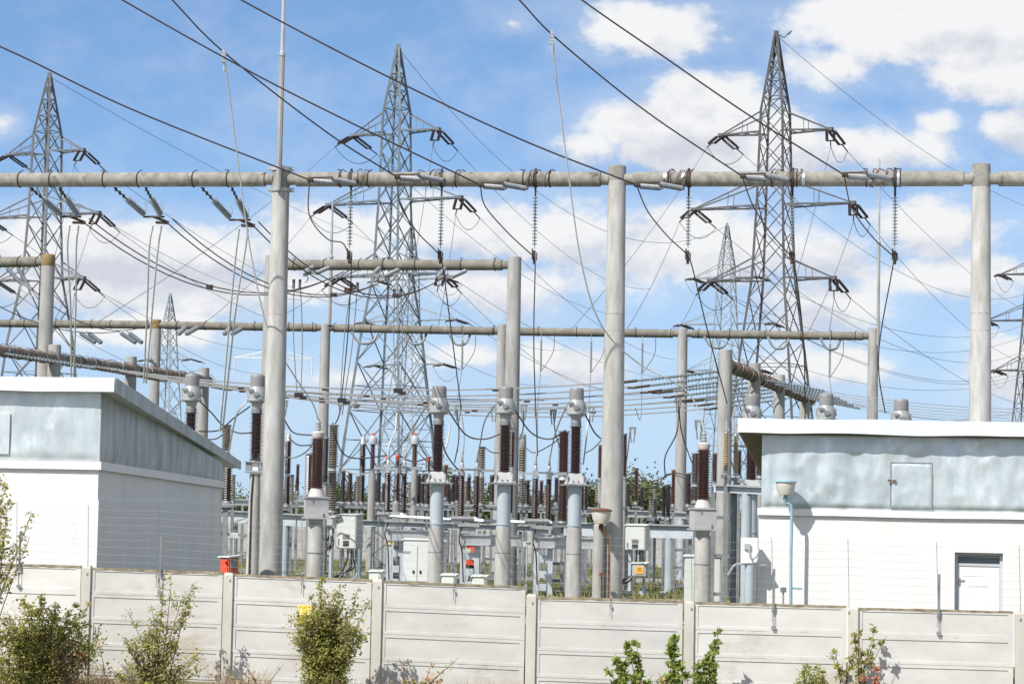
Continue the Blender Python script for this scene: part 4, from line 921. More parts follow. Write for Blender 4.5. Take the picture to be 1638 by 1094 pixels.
BACK_T = {('central', 0): (1000, 505, 300, 2.5), ('central', 1): (1040, 462, 300, 2.5), ('central', 2): (900, 560, 300, 2.5), ('central', 3): (1080, 575, 300, 2), ('central', 4): (880, 615, 300, 2), ('central', 5): (980, 620, 300, 2),
          ('right', 0): (1660, 462, 300, 4.5), ('right', 1): (1660, 505, 290, 1.5), ('right', 2): (1640, 560, 300, 4.5), ('right', 3): (1660, 585, 290, 2), ('right', 4): (1640, 585, 300, 3.5), ('right', 5): (1660, 650, 290, 1.5),
          ('left', 0): (480, 480, 300, 2), ('left', 1): (600, 500, 300, 2), ('left', 2): (420, 560, 300, 2), ('left', 3): (540, 528, 300, 2), ('left', 4): (300, 600, 300, 1.5), ('left', 5): (430, 598, 300, 1.5),
          ('far right', 0): (1700, 505, 420, 7), ('far right', 1): (1700, 485, 420, 6), ('far right', 2): (1700, 575, 420, 6), ('far right', 3): (1700, 560, 420, 6), ('far right', 5): (1700, 625, 420, 5),
          ('far central', 1): (1150, 590, 500, 5), ('far central', 3): (1120, 610, 500, 5)}
for d, e, w in ((FRONT_T, 0, 'towards the rear gantry'), (BACK_T, 1, 'away to the right')):
    for (k, i), (x, y, Yt, sg) in d.items():
        a = ends[(k, i)][e]; b = P(x, y, Yt); r = .017 if e == 0 else .021
        if k.startswith('far'): r = .026
        cable('power_line', sagline(a, b, sg, 18), r, 'thincable', 'thin line from ' + armn[i] + ' of ' + pyn[k] + ' ' + w, 'thin lines of the pylons', 4, 'power line')
for k, (x, y, Yt, sg), w in (('left', (640, 402, 300, 1), 'left'), ('central', (0, 0, 0, 0), 'central'), ('right', (1720, 352, 260, 2.2), 'dark right')):
    b = PYL['far right']['top'] if k == 'central' else P(x, y, Yt)
    cable('power_line', sagline(PYL[k]['top'], b, 6.0 if k == 'central' else sg, 24), .02, 'thincable', 'thin shield line running from the peak of the ' + w + ' pylon to the right', 'thin lines of the pylons', 4, 'power line')

# ------------------------------------------------------------------ apparatus
def ct(px, yt, Y, label, blue=True):
    s = Y / F; x, y = post_xy(px, yt + 90, Y); zt = zat(px, yt, Y); B = lambda n: V((x, y, zt - n * s))
    t = thing('current_transformer', label, 'transformer', (x, y, YARD), 'grey capped current transformers')
    MB().lathe(B(19), [(11.8 * s, 0), (11.6 * s, 14 * s), (11.2 * s, 17 * s), (9.8 * s, 18.6 * s), (4 * s, 19 * s)], 20).build('cap', 'cap', t)
    mb = MB(); mb.lathe(B(55), [(7.6 * s, 0), (8 * s, 4 * s), (9 * s, 9 * s), (16.5 * s, 12 * s), (16.8 * s, 14 * s), (15 * s, 15 * s), (15.2 * s, 22 * s), (14 * s, 29 * s), (12 * s, 34 * s), (11.4 * s, 36.5 * s)], 20)
    for q in (-1, 1): mb.box(B(30) + V((q * 15.5 * s, 0, 0)), 2 * s, 5 * s, 12 * s)
    h = mb.build('head', 'head', t)
    mb = MB(); mb.lathe(B(33) + V((0, -13 * s, 0)), [(5 * s, 0), (5 * s, 3 * s), (3 * s, 3.2 * s), (3 * s, 5 * s)], 12, (0, -1, 0)); mb.box(B(26) + V((-9 * s, -14 * s, 0)), 8 * s, 3 * s, 4 * s); mb.box(B(39) + V((4 * s, -15 * s, 0)), 9 * s, 3 * s, 4 * s); mb.tube([B(25) + V((-14 * s, -10 * s, 0)), B(27) + V((-7 * s, -15 * s, 0)), B(36) + V((-1 * s, -16 * s, 0))], 1.3 * s, 5); mb.build('terminal', 'dullsteel', t)
    mb = MB(); mb.lathe(B(62), [(8.4 * s, 0), (8.6 * s, 7 * s)], 14); mb.build('neck', 'dullsteel', t)
    mb = MB(); mb.sheds(B(137), B(61), 7.0 * s, 11.2 * s, 21, 14, 10.0 * s); mb.build('insulator', 'brown', t)
    if blue:
        mb = MB(); mb.hexa([B(154) + V((a * 18 * s, b * 18 * s, 0)) for a, b in ((-1, -1), (1, -1), (1, 1), (-1, 1))] + [B(137) + V((a * 9 * s, b * 9 * s, 0)) for a, b in ((-1, -1), (1, -1), (1, 1), (-1, 1))])
        for q in (-1, 1): mb.box(B(147) + V((q * 13 * s, -14 * s, 0)), 2 * s, 8 * s, 14 * s); mb.cyl(B(149) + V((q * 4 * s, -19 * s, 0)), B(149) + V((q * 4 * s, -14 * s, 0)), 1.2 * s, None, 6)
        mb.build('base_box', 'head', t)
        mb = MB(); mb.box(B(155.5), 52 * s, 40 * s, 2.2 * s); mb.build('base_plate', 'dullsteel', t)
        mb = MB(); mb.lathe(B(220), [(11 * s, 0), (11 * s, 63 * s)], 20); mb.lathe(B(221), [(12.4 * s, 0), (12.4 * s, 2.4 * s)], 20); mb.lathe(B(224), [(11.3 * s, 0), (11.3 * s, 3 * s)], 20); mb.build('steel_pipe', 'bluepipe', t)
        mb = MB(); mb.lathe((x, y, YARD - .1), [(13.6 * s, 0), (12 * s, zt - 224 * s - YARD + .1)], 20); pl = mb.build('pillar', 'post', t); mb = MB(); mb.lathe(B(266), [(12.6 * s, 0), (12.9 * s, .5 * s), (12.9 * s, 1.6 * s), (12.6 * s, 2 * s)], 18); mb.build('strap', 'dullsteel', pl)
    else:
        mb = MB(); mb.lathe(B(139), [(9 * s, 0), (7 * s, 5 * s)], 14); mb.box(B(131) , 12 * s, 12 * s, 8 * s); mb.build('base_box', 'head', t)
        mb = MB(); mb.box(B(140), 31 * s, 24 * s, 2 * s); mb.box(B(156), 31 * s, 24 * s, 2.4 * s); mb.box(B(147) + V((-10 * s, 0, 0)), 9 * s, 18 * s, 13 * s); mb.box(B(147) + V((12 * s, 0, 0)), 6 * s, 18 * s, 13 * s); mb.build('bracket', 'dullsteel', t)
        mb = MB(); mb.box(B(147), 11 * s, 14 * s, 12 * s); mb.build('terminal_block', 'white', t)
        mb = MB(); mb.lathe((x, y, YARD - .1), [(11 * s, 0), (8.6 * s, zt - 158 * s - YARD + .1)], 20); mb.build('pillar', 'post', t)
        mb = MB(); mb.tube([B(160) + V((-2 * s, -9.5 * s, 0)), B(200) + V((-4 * s, -10 * s, 0)), V((x - 4 * s, y - 13 * s, YARD))], 1.3 * s, 5); mb.build('cable', 'black', t)
CTS = [(305, 598, 77.5, 'grey capped current transformer farthest left, behind the sloping roof', 0), (410, 599, 76.5, 'grey capped current transformer hard against the left side of leftmost tall post', 0), (701, 617, 75, 'grey capped current transformer on blue pipe, in front of the central pylon right leg', 1), (808, 618, 74.3, 'grey capped current transformer on blue pipe, in front of the middle gantry post', 1),
       (921, 620, 73.6, 'grey capped current transformer on blue pipe, just left of the middle tall post', 1), (1202, 630, 72, 'grey capped current transformer behind the left corner of the right roof', 1), (1321, 629, 71.5, 'grey capped current transformer with its top over the right roof, middle one', 1), (1441, 638, 71, 'grey capped current transformer with its top over the right roof, nearest rightmost tall post', 1)]
for a in CTS: ct(*a[:3], a[3], bool(a[4]))
def cvt(px, yt, Y, label):
    s = Y / F; x, y = post_xy(px, yt + 100, Y); zt = zat(px, yt, Y); B = lambda n: V((x, y, zt - n * s))
    t = thing('voltage_transformer', label, 'transformer', (x, y, YARD), 'voltage transformers on round concrete pillars')
    mb = MB(); mb.lathe(B(20), [(3.2 * s, 0), (3.2 * s, 3 * s), (5 * s, 3.2 * s), (5 * s, 6 * s), (3 * s, 6.5 * s), (4.6 * s, 8 * s), (4.6 * s, 10 * s), (2.8 * s, 11 * s), (4.2 * s, 13 * s), (4 * s, 15 * s), (2 * s, 17 * s), (2 * s, 20 * s)], 12); mb.build('top_terminal', 'galv', t)
    mb = MB(); mb.lathe(B(31), [(8.5 * s, 0), (10 * s, 3 * s), (10.5 * s, 9 * s), (8 * s, 11 * s), (3 * s, 11.5 * s)], 16); mb.build('top_flange', 'cast', t)
    mb = MB(); mb.sheds(B(110), B(31), 8.2 * s, 12.2 * s, 19, 16); mb.build('insulator', 'brown2', t)
    mb = MB(); mb.lathe(B(124), [(14 * s, 0), (13 * s, 4 * s), (9.5 * s, 14 * s)], 16); mb.build('base_cone', 'cast', t)
    mb = MB(); mb.box(B(141), 36 * s, 30 * s, 31 * s, .2); mb.box(B(125), 40 * s, 34 * s, 2.5 * s, .2); bx = mb.build('tank', 'box', t)
    mb = MB(); mb.box(B(158), 42 * s, 38 * s, 2.2 * s, .2); mb.lathe(B(166), [(11 * s, 0), (12 * s, 5 * s), (17 * s, 8 * s)], 14)
    for q in (-1, 1): mb.box(B(152) + V((q * 11 * s, -16 * s, 0)), 2 * s, 2.5 * s, 9 * s)
    mb.build('mounting_plate', 'box', t)
    mb = MB(); c = B(133) + V((-4 * s, -16 * s, 0)); mb.tube([c + V((-3 * s, 0, 2 * s)), c + V((2 * s, 0, 2 * s)), c + V((0, 0, -3 * s)), c + V((-3 * s, 0, 2 * s))], .8 * s, 4); mb.build('ring_handle', 'dullsteel', bx)
    mb = MB(); mb.lathe((x, y, YARD - .1), [(14.2 * s, 0), (12.6 * s, zt - 170 * s - YARD + .1), (10.5 * s, zt - 165 * s - YARD + .1)], 20); p = mb.build('pillar', 'post', t)
    mb = MB(); mb.lathe(B(214), [(13.2 * s, 0), (13.8 * s, .3 * s), (13.8 * s, 1.6 * s), (13.2 * s, 2 * s)], 18); mb.build('strap', 'dullsteel', p)
cvt(507, 670, 62, 'voltage transformer with brown sheds and grey tank, right beside leftmost tall post')
cvt(1125, 688, 58.2, 'voltage transformer with brown sheds and grey tank, left of the right building')

def col(name, cat, label, px, Y, segs, cap=None, foot='steel', group=None, pr=6):
    """segs (ytop, ybot, half width px, material)"""
    s = Y / F; x, y = post_xy(px, (segs[0][0] + segs[-1][1]) / 2, Y); t = thing(name, label, cat, (x, y, YARD), group); zz = lambda yy: zat(px, yy, Y)
    for i, (a, b, h, m) in enumerate(segs):
        mb = MB(); n = max(5, int((b - a) / 3.6)); mb.sheds((x, y, zz(b)), (x, y, zz(a)), h * .82 * s, h * 1.28 * s, n, 12); mb.build('insulator', m, t)
        if i + 1 < len(segs):
            a2 = segs[i + 1][0]; mb = MB(); mb.lathe((x, y, zz(a2)), [(h * .8 * s, 0), (h * 1.0 * s, .5 * s), (h * .7 * s, (a2 - b) * .45 * s), (h * 1.0 * s, (a2 - b - .6) * s), (h * .8 * s, (a2 - b) * s)], 12); mb.build('joint_flange', 'head', t)
    y0 = segs[0][0]; h = segs[0][2]
    if cap == 'silver': MB().lathe((x, y, zz(y0)), [(h * s, 0), (h * 1.05 * s, 1.5 * s), (h * .9 * s, 2.5 * s), (h * .85 * s, 10 * s), (h * .6 * s, 12.5 * s), (h * .2 * s, 13.5 * s)], 12).build('cap', 'galv', t)
    if cap == 'flat': MB().lathe((x, y, zz(y0)), [(h * .9 * s, 0), (h * 1.15 * s, 1 * s), (h * 1.15 * s, 2.6 * s), (h * .4 * s, 3.2 * s)], 12).build('cap', 'dullsteel', t)
    if cap == 'white': MB().lathe((x, y, zz(y0)), [(h * .9 * s, 0), (h * 1.0 * s, 1 * s), (h * .9 * s, 22 * s), (h * .5 * s, 24 * s)], 12).build('cap', 'head', t)
    if cap == 'rust': MB().lathe((x, y, zz(y0)), [(h * .8 * s, 0), (h * 1.2 * s, 1 * s), (h * 1.1 * s, 5 * s), (h * .5 * s, 6 * s)], 10).build('cap', 'rust', t)
    if cap == 'blue':
        MB().lathe((x, y, zz(y0)), [(h * 1.2 * s, 0), (7 * s, 1 * s), (7 * s, 5 * s), (6.6 * s, 10 * s), (4.5 * s, 14 * s), (2.5 * s, 15 * s)], 14).build('head', 'bluepipe', t)
        MB().lathe((x, y, zz(y0 - 15)), [(3 * s, 0), (3 * s, 2.6 * s), (1.5 * s, 3.2 * s)], 10).build('level_gauge', 'red', t)
    if cap == 'orange': MB().lathe((x, y, zz(y0)), [(1.5 * s, 0), (3.2 * s, 1.5 * s), (3.2 * s, 6 * s), (1.2 * s, 8 * s)], 10).build('level_gauge', 'red', t)
    if cap == 'contact':
        mb = MB(); mb.lathe((x, y, zz(y0)), [(h * .9 * s, 0), (h * 1.05 * s, 1.5 * s), (h * .8 * s, 3.5 * s), (h * .5 * s, 6 * s)], 12); mb.box((x, y, zz(y0 - 6)), h * 2.2 * s, h * 2 * s, 4.5 * s); mb.cyl((x, y, zz(y0 - 8)), (x, y, zz(y0 - 20)), 1.7 * s, 1.0 * s, 8); mb.build('contact_head', 'galv', t)
    yb = segs[-1][1]; h = segs[-1][2]
    mb = MB(); mb.lathe((x, y, zz(yb + 5)), [(h * 1.3 * s, 0), (h * 1.3 * s, 1.5 * s), (h * .95 * s, 4.8 * s)], 12); mb.build('base_flange', 'head' if cap == 'contact' else 'dullsteel', t)
    zb = zz(yb + 5)
    if foot == 'pillar': MB().lathe((x, y, YARD - .1), [(pr * 1.15 * s, 0), (pr * s, zb - YARD + .1)], 16).build('pillar', 'post2', t)
    elif foot == 'pipe': MB().lathe((x, y, YARD - .1), [(pr * s, 0), (pr * s, zb - YARD + .1)], 16).build('steel_pipe', 'bluepipe', t)
    else:
        mb = MB(); mb.box((x, y, zb - .09), 4 * h * s, 2.6 * h * s, .09)
        mb.box((x, y, YARD - .05), .1, .12, zb - .1 - YARD + .05, 0, True); mb.box((x, y, YARD), .36, .36, .05, 0, True)
        mb.build('stand', 'dullsteel', t)
    return t
INS = 'post_insulator'; PG = 'brown post insulators of the switchgear'
def pin(px, a, b, h, Y, lab, m='brown', cap='flat', foot='steel', pr=6): return col(INS, 'insulator', lab, px, Y, [(a, b, h, m)], cap, foot, PG, pr)
GB = 'grey brown two part columns'
col('voltage_divider', 'insulator', 'thick grey brown ribbed column in two parts, right of the left voltage transformer', 532, 82, [(682, 746, 7.2, 'greybrown'), (753, 815, 7.2, 'greybrown')], 'flat', 'steel', GB)
col('voltage_divider', 'insulator', 'grey brown ribbed column rising behind the tip of the left roof', 361, 82, [(682, 718, 6.8, 'greybrown'), (724, 800, 6.8, 'greybrown')], 'flat', 'steel', GB)
col('voltage_divider', 'insulator', 'grey brown ribbed column in two parts, midway between the two middle blue pipes', 770, 96, [(717, 751, 5.4, 'greybrown'), (763, 804, 5.4, 'greybrown')], 'flat', 'steel', GB)
col('voltage_divider', 'insulator', 'grey brown ribbed column with pale cap, just right of the middle gantry post', 835, 96, [(717, 752, 6, 'greybrown'), (766, 806, 5, 'greybrown')], 'white', 'steel', GB)
SA = 'silver capped brown columns'
col('surge_arrester', 'insulator', 'silver capped brown column left of the central pylon legs', 579.5, 94, [(711, 756, 4.6, 'brown'), (760, 802, 4.6, 'dark')], 'silver', 'steel', SA)
col('surge_arrester', 'insulator', 'silver capped brown column just right of leftmost tall post', 460, 92, [(706, 756, 4.8, 'brown'), (761, 806, 4.8, 'dark')], 'silver', 'steel', SA)
OC = 'blue headed brown transformers'
col('oil_transformer', 'transformer', 'blue headed transformer with red top, left of the central pylon legs', 596, 100, [(711, 752, 3.7, 'brown2')], 'blue', 'pillar', OC, 6)
col('oil_transformer', 'transformer', 'blue headed transformer with red top, at right leg of the central pylon', 663.5, 99, [(711, 746, 3.7, 'brown2')], 'blue', 'pillar', OC, 5)
OG = 'brown insulators with an orange gauge on top'
col('oil_transformer', 'transformer', 'brown insulator with orange gauge on top, between two brown posts at centre left', 635, 84, [(735, 748, 3, 'brown2'), (757, 801, 4.6, 'brown')], 'orange', 'pillar', OG, 6)
col('oil_transformer', 'transformer', 'brown insulator with orange gauge on top, tucked behind the first middle blue pipe', 684, 86, [(738, 752, 3.6, 'brown2'), (757, 806, 4, 'brown')], 'orange', 'steel', OG)
col('oil_transformer', 'transformer', 'brown insulator with orange gauge on top, hidden left of the silver capped column', 620, 97, [(735, 748, 2.6, 'brown2')], 'orange', 'pillar', OG, 3)
col('circuit_breaker', 'breaker', 'fat red brown two part breaker column left of the transformer nearest middle tall post', 901, 80, [(692, 757, 8.2, 'brown2'), (768, 832, 7.4, 'brown2')], 'flat', 'steel', 'fat brown breaker columns')
col('circuit_breaker', 'breaker', 'fat brown breaker column hidden partly behind the left voltage transformer', 494, 76, [(728, 785, 5.4, 'brown')], 'flat', 'steel', 'fat brown breaker columns')
col('circuit_breaker', 'breaker', 'fat brown breaker column left of the right voltage transformer', 1112, 80, [(727, 772, 5.6, 'brown'), (778, 800, 5, 'dark')], 'flat', 'steel', 'fat brown breaker columns')
col('circuit_breaker', 'breaker', 'fat brown breaker column right of the right voltage transformer', 1144, 80, [(727, 770, 4.4, 'brown'), (778, 800, 5, 'dark')], 'flat', 'steel', 'fat brown breaker columns')
col('circuit_breaker', 'breaker', 'fat brown breaker column behind the transformer in front of the middle gantry post', 818, 79, [(692, 746, 4.4, 'brown'), (764, 820, 3.6, 'brown')], 'flat', 'steel', 'fat brown breaker columns')
col('tan_insulator', 'insulator', 'slim tan ribbed column beside the right end of the yard, left one', 1161.5, 67, [(693, 752, 3.6, 'tan')], 'contact', 'steel', 'slim tan columns')
col('tan_insulator', 'insulator', 'slim tan ribbed column beside the right end of the yard, right one', 1177, 67.4, [(697, 756, 3.8, 'tan')], 'contact', 'steel', 'slim tan columns')
for (px, a, b, h, Y, lab, m, cap, foot, pr) in [
 (549, 755, 802, 3.2, 97, 'slim dark post right of the grey brown two part column', 'dark', 'flat', 'steel', 3), (560, 758, 802, 3.5, 96, 'slim brown post, second right of the grey brown two part column', 'brown', 'flat', 'steel', 3),
 (606, 757, 803, 3.3, 96, 'dark post between the blue headed transformer and the first pair of front brown posts', 'dark', 'flat', 'steel', 3), (670, 760, 805, 3.2, 97, 'dark post behind the right leg of central pylon, left of a twin', 'dark', 'flat', 'steel', 3),
 (677, 760, 805, 2.8, 98, 'dark post behind the right leg of central pylon, right of a twin', 'dark', 'flat', 'steel', 3), (713, 749, 795, 2.6, 100, 'thin red brown post with rusty top between the first blue pipe and its neighbour', 'brown2', 'rust', 'steel', 2),
 (725, 761, 802, 3.4, 95, 'dark post behind the second pair of front brown posts, left one', 'dark', 'flat', 'steel', 3), (731, 762, 800, 2.8, 97, 'thin dark post close behind the second pair of front brown posts', 'dark', 'flat', 'steel', 3),
 (750, 764, 801, 3.1, 95, 'thin brown post standing inside the second pair of front brown posts', 'brown', 'flat', 'steel', 3), (787, 762, 802, 3.9, 94, 'dark post left of the second middle blue pipe', 'dark', 'flat', 'steel', 3),
 (843, 770, 806, 4.3, 92, 'dark post right of the middle gantry post', 'dark', 'flat', 'steel', 3), (866, 771, 806, 2.9, 95, 'thin brown post inside the third pair of front brown posts', 'brown', 'flat', 'steel', 3),
 (890, 766, 803, 3.2, 94, 'brown post hidden behind the fat red brown breaker', 'brown', 'flat', 'steel', 3), (931, 772, 815, 3, 88, 'thin dark post right of the third middle blue pipe, left of a twin', 'brown', 'flat', 'steel', 3),
 (937.5, 772, 815, 2.6, 90, 'thin dark post right of the third middle blue pipe, right of a twin', 'dark', 'flat', 'steel', 3), (960, 714, 764, 3.2, 84, 'thin brown upper insulator at left edge of the middle tall post', 'brown2', 'flat', 'pillar', 3),
 (999, 696, 762, 3.6, 82, 'brown insulator at right edge of the middle tall post', 'brown', 'flat', 'pillar', 4), (1000, 776, 826, 4, 84, 'lower brown insulator at right edge of the middle tall post', 'brown', 'flat', 'steel', 4),
 (1017.5, 754, 802, 3, 92, 'lone thin red brown post with rusty top right of the middle tall post', 'brown2', 'rust', 'steel', 3), (1062, 778, 826, 3.2, 86, 'dark twin post right of the cabinet with orange plate, left one', 'dark', 'flat', 'steel', 3),
 (1069, 777, 827, 3.4, 85.5, 'dark twin post right of the cabinet with orange plate, right one', 'dark', 'flat', 'steel', 3), (1077, 757, 806, 3, 92, 'thin red brown post with rusty top in front of the slim rear gantry post', 'brown2', 'rust', 'steel', 3),
 (1101, 759, 806, 4.2, 88, 'brown post immediately left of the right voltage transformer', 'brown', 'flat', 'steel', 3), (364, 747, 800, 6.2, 78, 'brown post peeping out below the tip of the left roof', 'brown', 'flat', 'steel', 4),
 (373, 762, 800, 3.2, 84, 'grey brown post peeping out behind the brown one at the left roof tip', 'greybrown', 'flat', 'steel', 3), (476, 745, 785, 2.6, 96, 'thin red brown post right of the silver capped column near leftmost tall post', 'brown2', 'flat', 'steel', 3),
 (467, 762, 802, 3, 94, 'grey brown post beside the silver capped column near leftmost tall post', 'greybrown', 'flat', 'steel', 3), (521, 702, 770, 4, 80, 'dark post squeezed between the left voltage transformer and the grey brown column', 'dark', 'flat', 'pillar', 4),
 (572, 764, 803, 3.4, 92, 'grey brown post left of the silver capped column by the central pylon', 'greybrown', 'flat', 'steel', 3), (700.5, 762, 800, 3, 92, 'brown post hidden behind the first middle blue pipe', 'brown', 'flat', 'steel', 3),
 (1041, 800, 822, 3, 92, 'short grey brown post low right of the lone thin red brown post, left one', 'greybrown', 'flat', 'steel', 3), (1048, 795, 822, 3, 93, 'short grey brown post low right of the lone thin red brown post, right one', 'greybrown', 'flat', 'steel', 3),
 (1216, 700, 760, 6, 74, 'brown insulator in the shade of the right roof overhang', 'brown', 'flat', 'pillar', 6), (1182, 722, 760, 4, 70, 'brown post behind the right slim tan column', 'brown', 'flat', 'steel', 4)]:
    pin(px, a, b, h, Y, lab, m, cap, foot, pr)

rf = random.Random(77)
for k in range(34):
    px = 404 + 21.3 * k + rf.uniform(-7, 7); yo = (px - 404) * .018
    if 418 < px < 458 or 962 < px < 1000: continue
    col(INS, 'insulator', 'slim dark insulator of the farthest row, in front of the trees beyond the back wall', px, 109 - (px - 404) * .008 + rf.uniform(-2, 2), [(766 + yo + rf.uniform(-5, 6), 799 + yo, rf.uniform(2.2, 3.0), rf.choice(('dark', 'brown', 'dark', 'greybrown')))], 'flat', 'steel', 'farthest row of slim insulators')
# front disconnectors: two brown posts on a frame, contact heads, arm and drive
def disc(pxa, pxb, a, b, Y, label):
    s = Y / F; t = None; c = (pxa + pxb) / 2; x, y = post_xy(c, b, Y); t = thing('disconnector', label, 'switch', (x, y, YARD), 'disconnectors on pale steel frames')
    pts = []
    for px, dy, h in ((pxa, 0, 5.0), (pxb, 1.2, 4.6)):
        X, Yy = post_xy(px, (a + b) / 2, Y + dy); z0, z1 = zat(px, b, Y), zat(px, a, Y); ss = (Y + dy) / F
        mb = MB(); mb.sheds((X, Yy, z0), (X, Yy, z1), h * .8 * ss, h * 1.25 * ss, 17, 12); p = mb.build('insulator', 'brown', t)
        mb = MB(); mb.lathe((X, Yy, z1), [(h * .9 * ss, 0), (h * 1.15 * ss, 1 * ss), (h * 1.1 * ss, 3.5 * ss), (h * .6 * ss, 5 * ss)], 12); mb.box((X, Yy, z1 + 9 * ss), 10 * ss, 9 * ss, 9 * ss); mb.lathe((X, Yy, z1 + 12 * ss), [(3 * ss, 0), (3.4 * ss, 6 * ss), (2.0 * ss, 9 * ss), (2.6 * ss, 10 * ss), (1.6 * ss, 20 * ss), (1.2 * ss, 27 * ss)], 10); mb.build('contact_head', 'galv', t)
        mb = MB(); mb.lathe((X, Yy, z0 - 6 * ss), [(h * 1.3 * ss, 0), (h * 1.3 * ss, 3 * ss), (h * .95 * ss, 6 * ss)], 12); mb.build('foot', 'white', t); pts.append(V((X, Yy, z1 + 9 * ss)))
    mb = MB(); mb.bar(pts[0] + V((-.5, 0, -.02)), pts[0] + V((-.1, 0, .0)), .06, .07); mb.bar(pts[0] + V((-.1, .05, .03)), pts[1] + V((.1, -.05, .03)), .05, .06); mb.bar(pts[1] + V((.1, 0, 0)), pts[1] + V((.62, .1, .02)), .07, .1); mb.build('contact_arm', 'galv', t)
    zt = zat(c, b + 7, Y)
    mb = MB(); mb.box((x, y + .4, zt - .12), mp(34, Y), 1.9, .1); mb.box((x - .05, y + .4, zt - .3), mp(26, Y), 1.7, .2); mb.build('base_frame', 'galv', t)
    mb = MB(); mb.bar(V((x - mp(6, Y), y - .7, zt - .62)), V((x + mp(84, Y), y - .7 + SITE * mp(84, Y), zt - .62)), .12, .40); mb.bar(V((x - mp(8, Y), y - .74, zt - .45)), V((x + mp(86, Y), y - .74 + SITE * mp(86, Y), zt - .45)), .2, .03); mb.bar(V((x - mp(8, Y), y - .74, zt - .79)), V((x + mp(86, Y), y - .74 + SITE * mp(86, Y), zt - .79)), .2, .03); mb.build('cross_beam', 'galv', t)
    mb = MB()
    mb.box((x - mp(2, Y), y - .2, zt - .62), mp(26, Y), .9, .4); mb.build('drive_box', 'box', t)
    mb = MB()
    for q in (-11, 11):
        for d in (-.5, .9): mb.box((x + mp(q, Y) + mp(3, Y), y + d, YARD), .17, .13, zt - .8 - YARD, 0, True)
    for k in (.12, .3, .52): mb.box((x + mp(3, Y), y - .52, YARD + (zt - YARD) * k), mp(20, Y), .06, .24); mb.box((x + mp(3, Y), y + .2, YARD + (zt - YARD) * k), .1, 1.4, .1)
    mb.build('support_frame', 'steel', t)
    mb = MB(); mb.tube(smooth([V((x - mp(10, Y), y - .9, zt - .2)), V((x - mp(14, Y), y - 1, zt - .6)), V((x - mp(9, Y), y - 1, zt - 1.0)), V((x - mp(6, Y), y - .9, YARD + .4))], 5), .025, 5); mb.build('cable', 'black', t)
    return V((x, y, zt))
D = [disc(620, 646, 757, 820, 79, 'disconnector with two brown posts on a pale frame, in front of the central pylon'), disc(738, 762, 761, 827, 78.2, 'disconnector with two brown posts on a pale frame, between the two middle blue pipes'), disc(856, 877.5, 766, 831, 77.4, 'disconnector with two brown posts on a pale frame, left of the fat red brown breaker')]
t = thing('drive_rod', 'shiny horizontal drive tube linking the three front disconnectors', 'tube', D[0])
MB().tube([D[0] + V((-.4, -1.0, .05)), D[1] + V((0, -1.0, .05)), D[2] + V((.5, -1.0, .05))], .055, 8).build('tube', 'galv', t)
for d in D:
    mb = MB(); mb.box(d + V((-.35, -1, .05)), .28, .2, .26); mb.cyl(d + V((-.6, -1.05, .1)), d + V((.2, -1.05, .1)), .09, None, 8); mb.build('crank', 'dullsteel', t)

# steel gantries: pale blue box beams on legs
def sgantry(label, pts, hgt, legs, Yd=0, legm='dullsteel', beamm='steel', rail=False):
    """pts: two photo points of the beam's centre line with distances"""
    a, b = P(*pts[0]), P(*pts[1]); t = thing('steel_gantry', label, 'gantry', (a.x, a.y, YARD)); h = mp(hgt, pts[0][2])
    mb = MB(); mb.bar(a, b, .3, h); mb.build('beam', beamm, t)
    mb = MB(); u = (b - a); n = max(2, int(u.length / 1.6))
    for k in range(n + 1): mb.bar(a + u * k / n + V((0, -.17, -h / 2)), a + u * k / n + V((0, -.17, h / 2)), .06, .03)
    mb.bar(a + V((0, -.1, h / 2 + .03)), b + V((0, -.1, h / 2 + .03)), .44, .05); mb.build('flange', 'galv', t)
    for px, kind in legs:
        k = (px - pts[0][0]) / (pts[1][0] - pts[0][0]); c = a.lerp(b, k); mb = MB(); zt = c.z - h / 2
        if kind == 'pipe': mb.lathe((c.x, c.y, YARD), [(.16, 0), (.16, zt - YARD)], 14); mb.lathe((c.x, c.y, YARD), [(.3, 0), (.3, .05)], 14); mb.build('leg', 'bluepipe', t)
        elif kind == 'lattice':
            w = .34
            for q in (-1, 1):
                for d in (-1, 1): mb.bar(V((c.x + q * w, c.y + d * .2, YARD)), V((c.x + q * w, c.y + d * .2, zt)), .075)
            z = YARD
            while z < zt - .5:
                mb.bar(V((c.x - w, c.y - .2, z)), V((c.x + w, c.y - .2, z + .5)), .045); mb.bar(V((c.x + w, c.y - .2, z + .5)), V((c.x - w, c.y - .2, min(zt, z + 1.0))), .045); z += 1.0
            mb.build('leg', 'steel', t)
        else:
            for q in (-1, 1): mb.box((c.x + q * .3, c.y, YARD), .12, .16, zt - YARD, 0, True)
            for q in range(3): mb.box((c.x, c.y, YARD + (zt - YARD) * (.15 + .32 * q)), .5, .08, .1)
            mb.build('leg', legm, t)
    return t
sgantry('long pale blue steel beam on legs left of centre, behind leftmost tall post', [(352, 826, 88), (536, 836, 86.6)], 17, [(366, 'frame'), (390, 'frame'), (458, 'pipe'), (520, 'frame')])
sgantry('long pale blue steel beam on legs at the centre, behind the disconnectors', [(548, 836, 90), (872, 847, 86)], 8, [(575, 'pipe'), (612, 'lattice'), (660, 'pipe'), (705, 'frame'), (790, 'frame'), (822, 'frame')])
sgantry('deep pale blue steel beam behind the middle tall post', [(884, 846, 84), (1118, 852, 81.5)], 19, [(893, 'frame'), (952, 'frame'), (1008, 'pipe'), (1072, 'pipe'), (1092, 'frame')])
sgantry('deep pale blue steel beam between the right voltage transformer and the right building', [(1122, 851, 81.3), (1215, 855, 80)], 18, [(1165, 'pipe'), (1200, 'frame')])
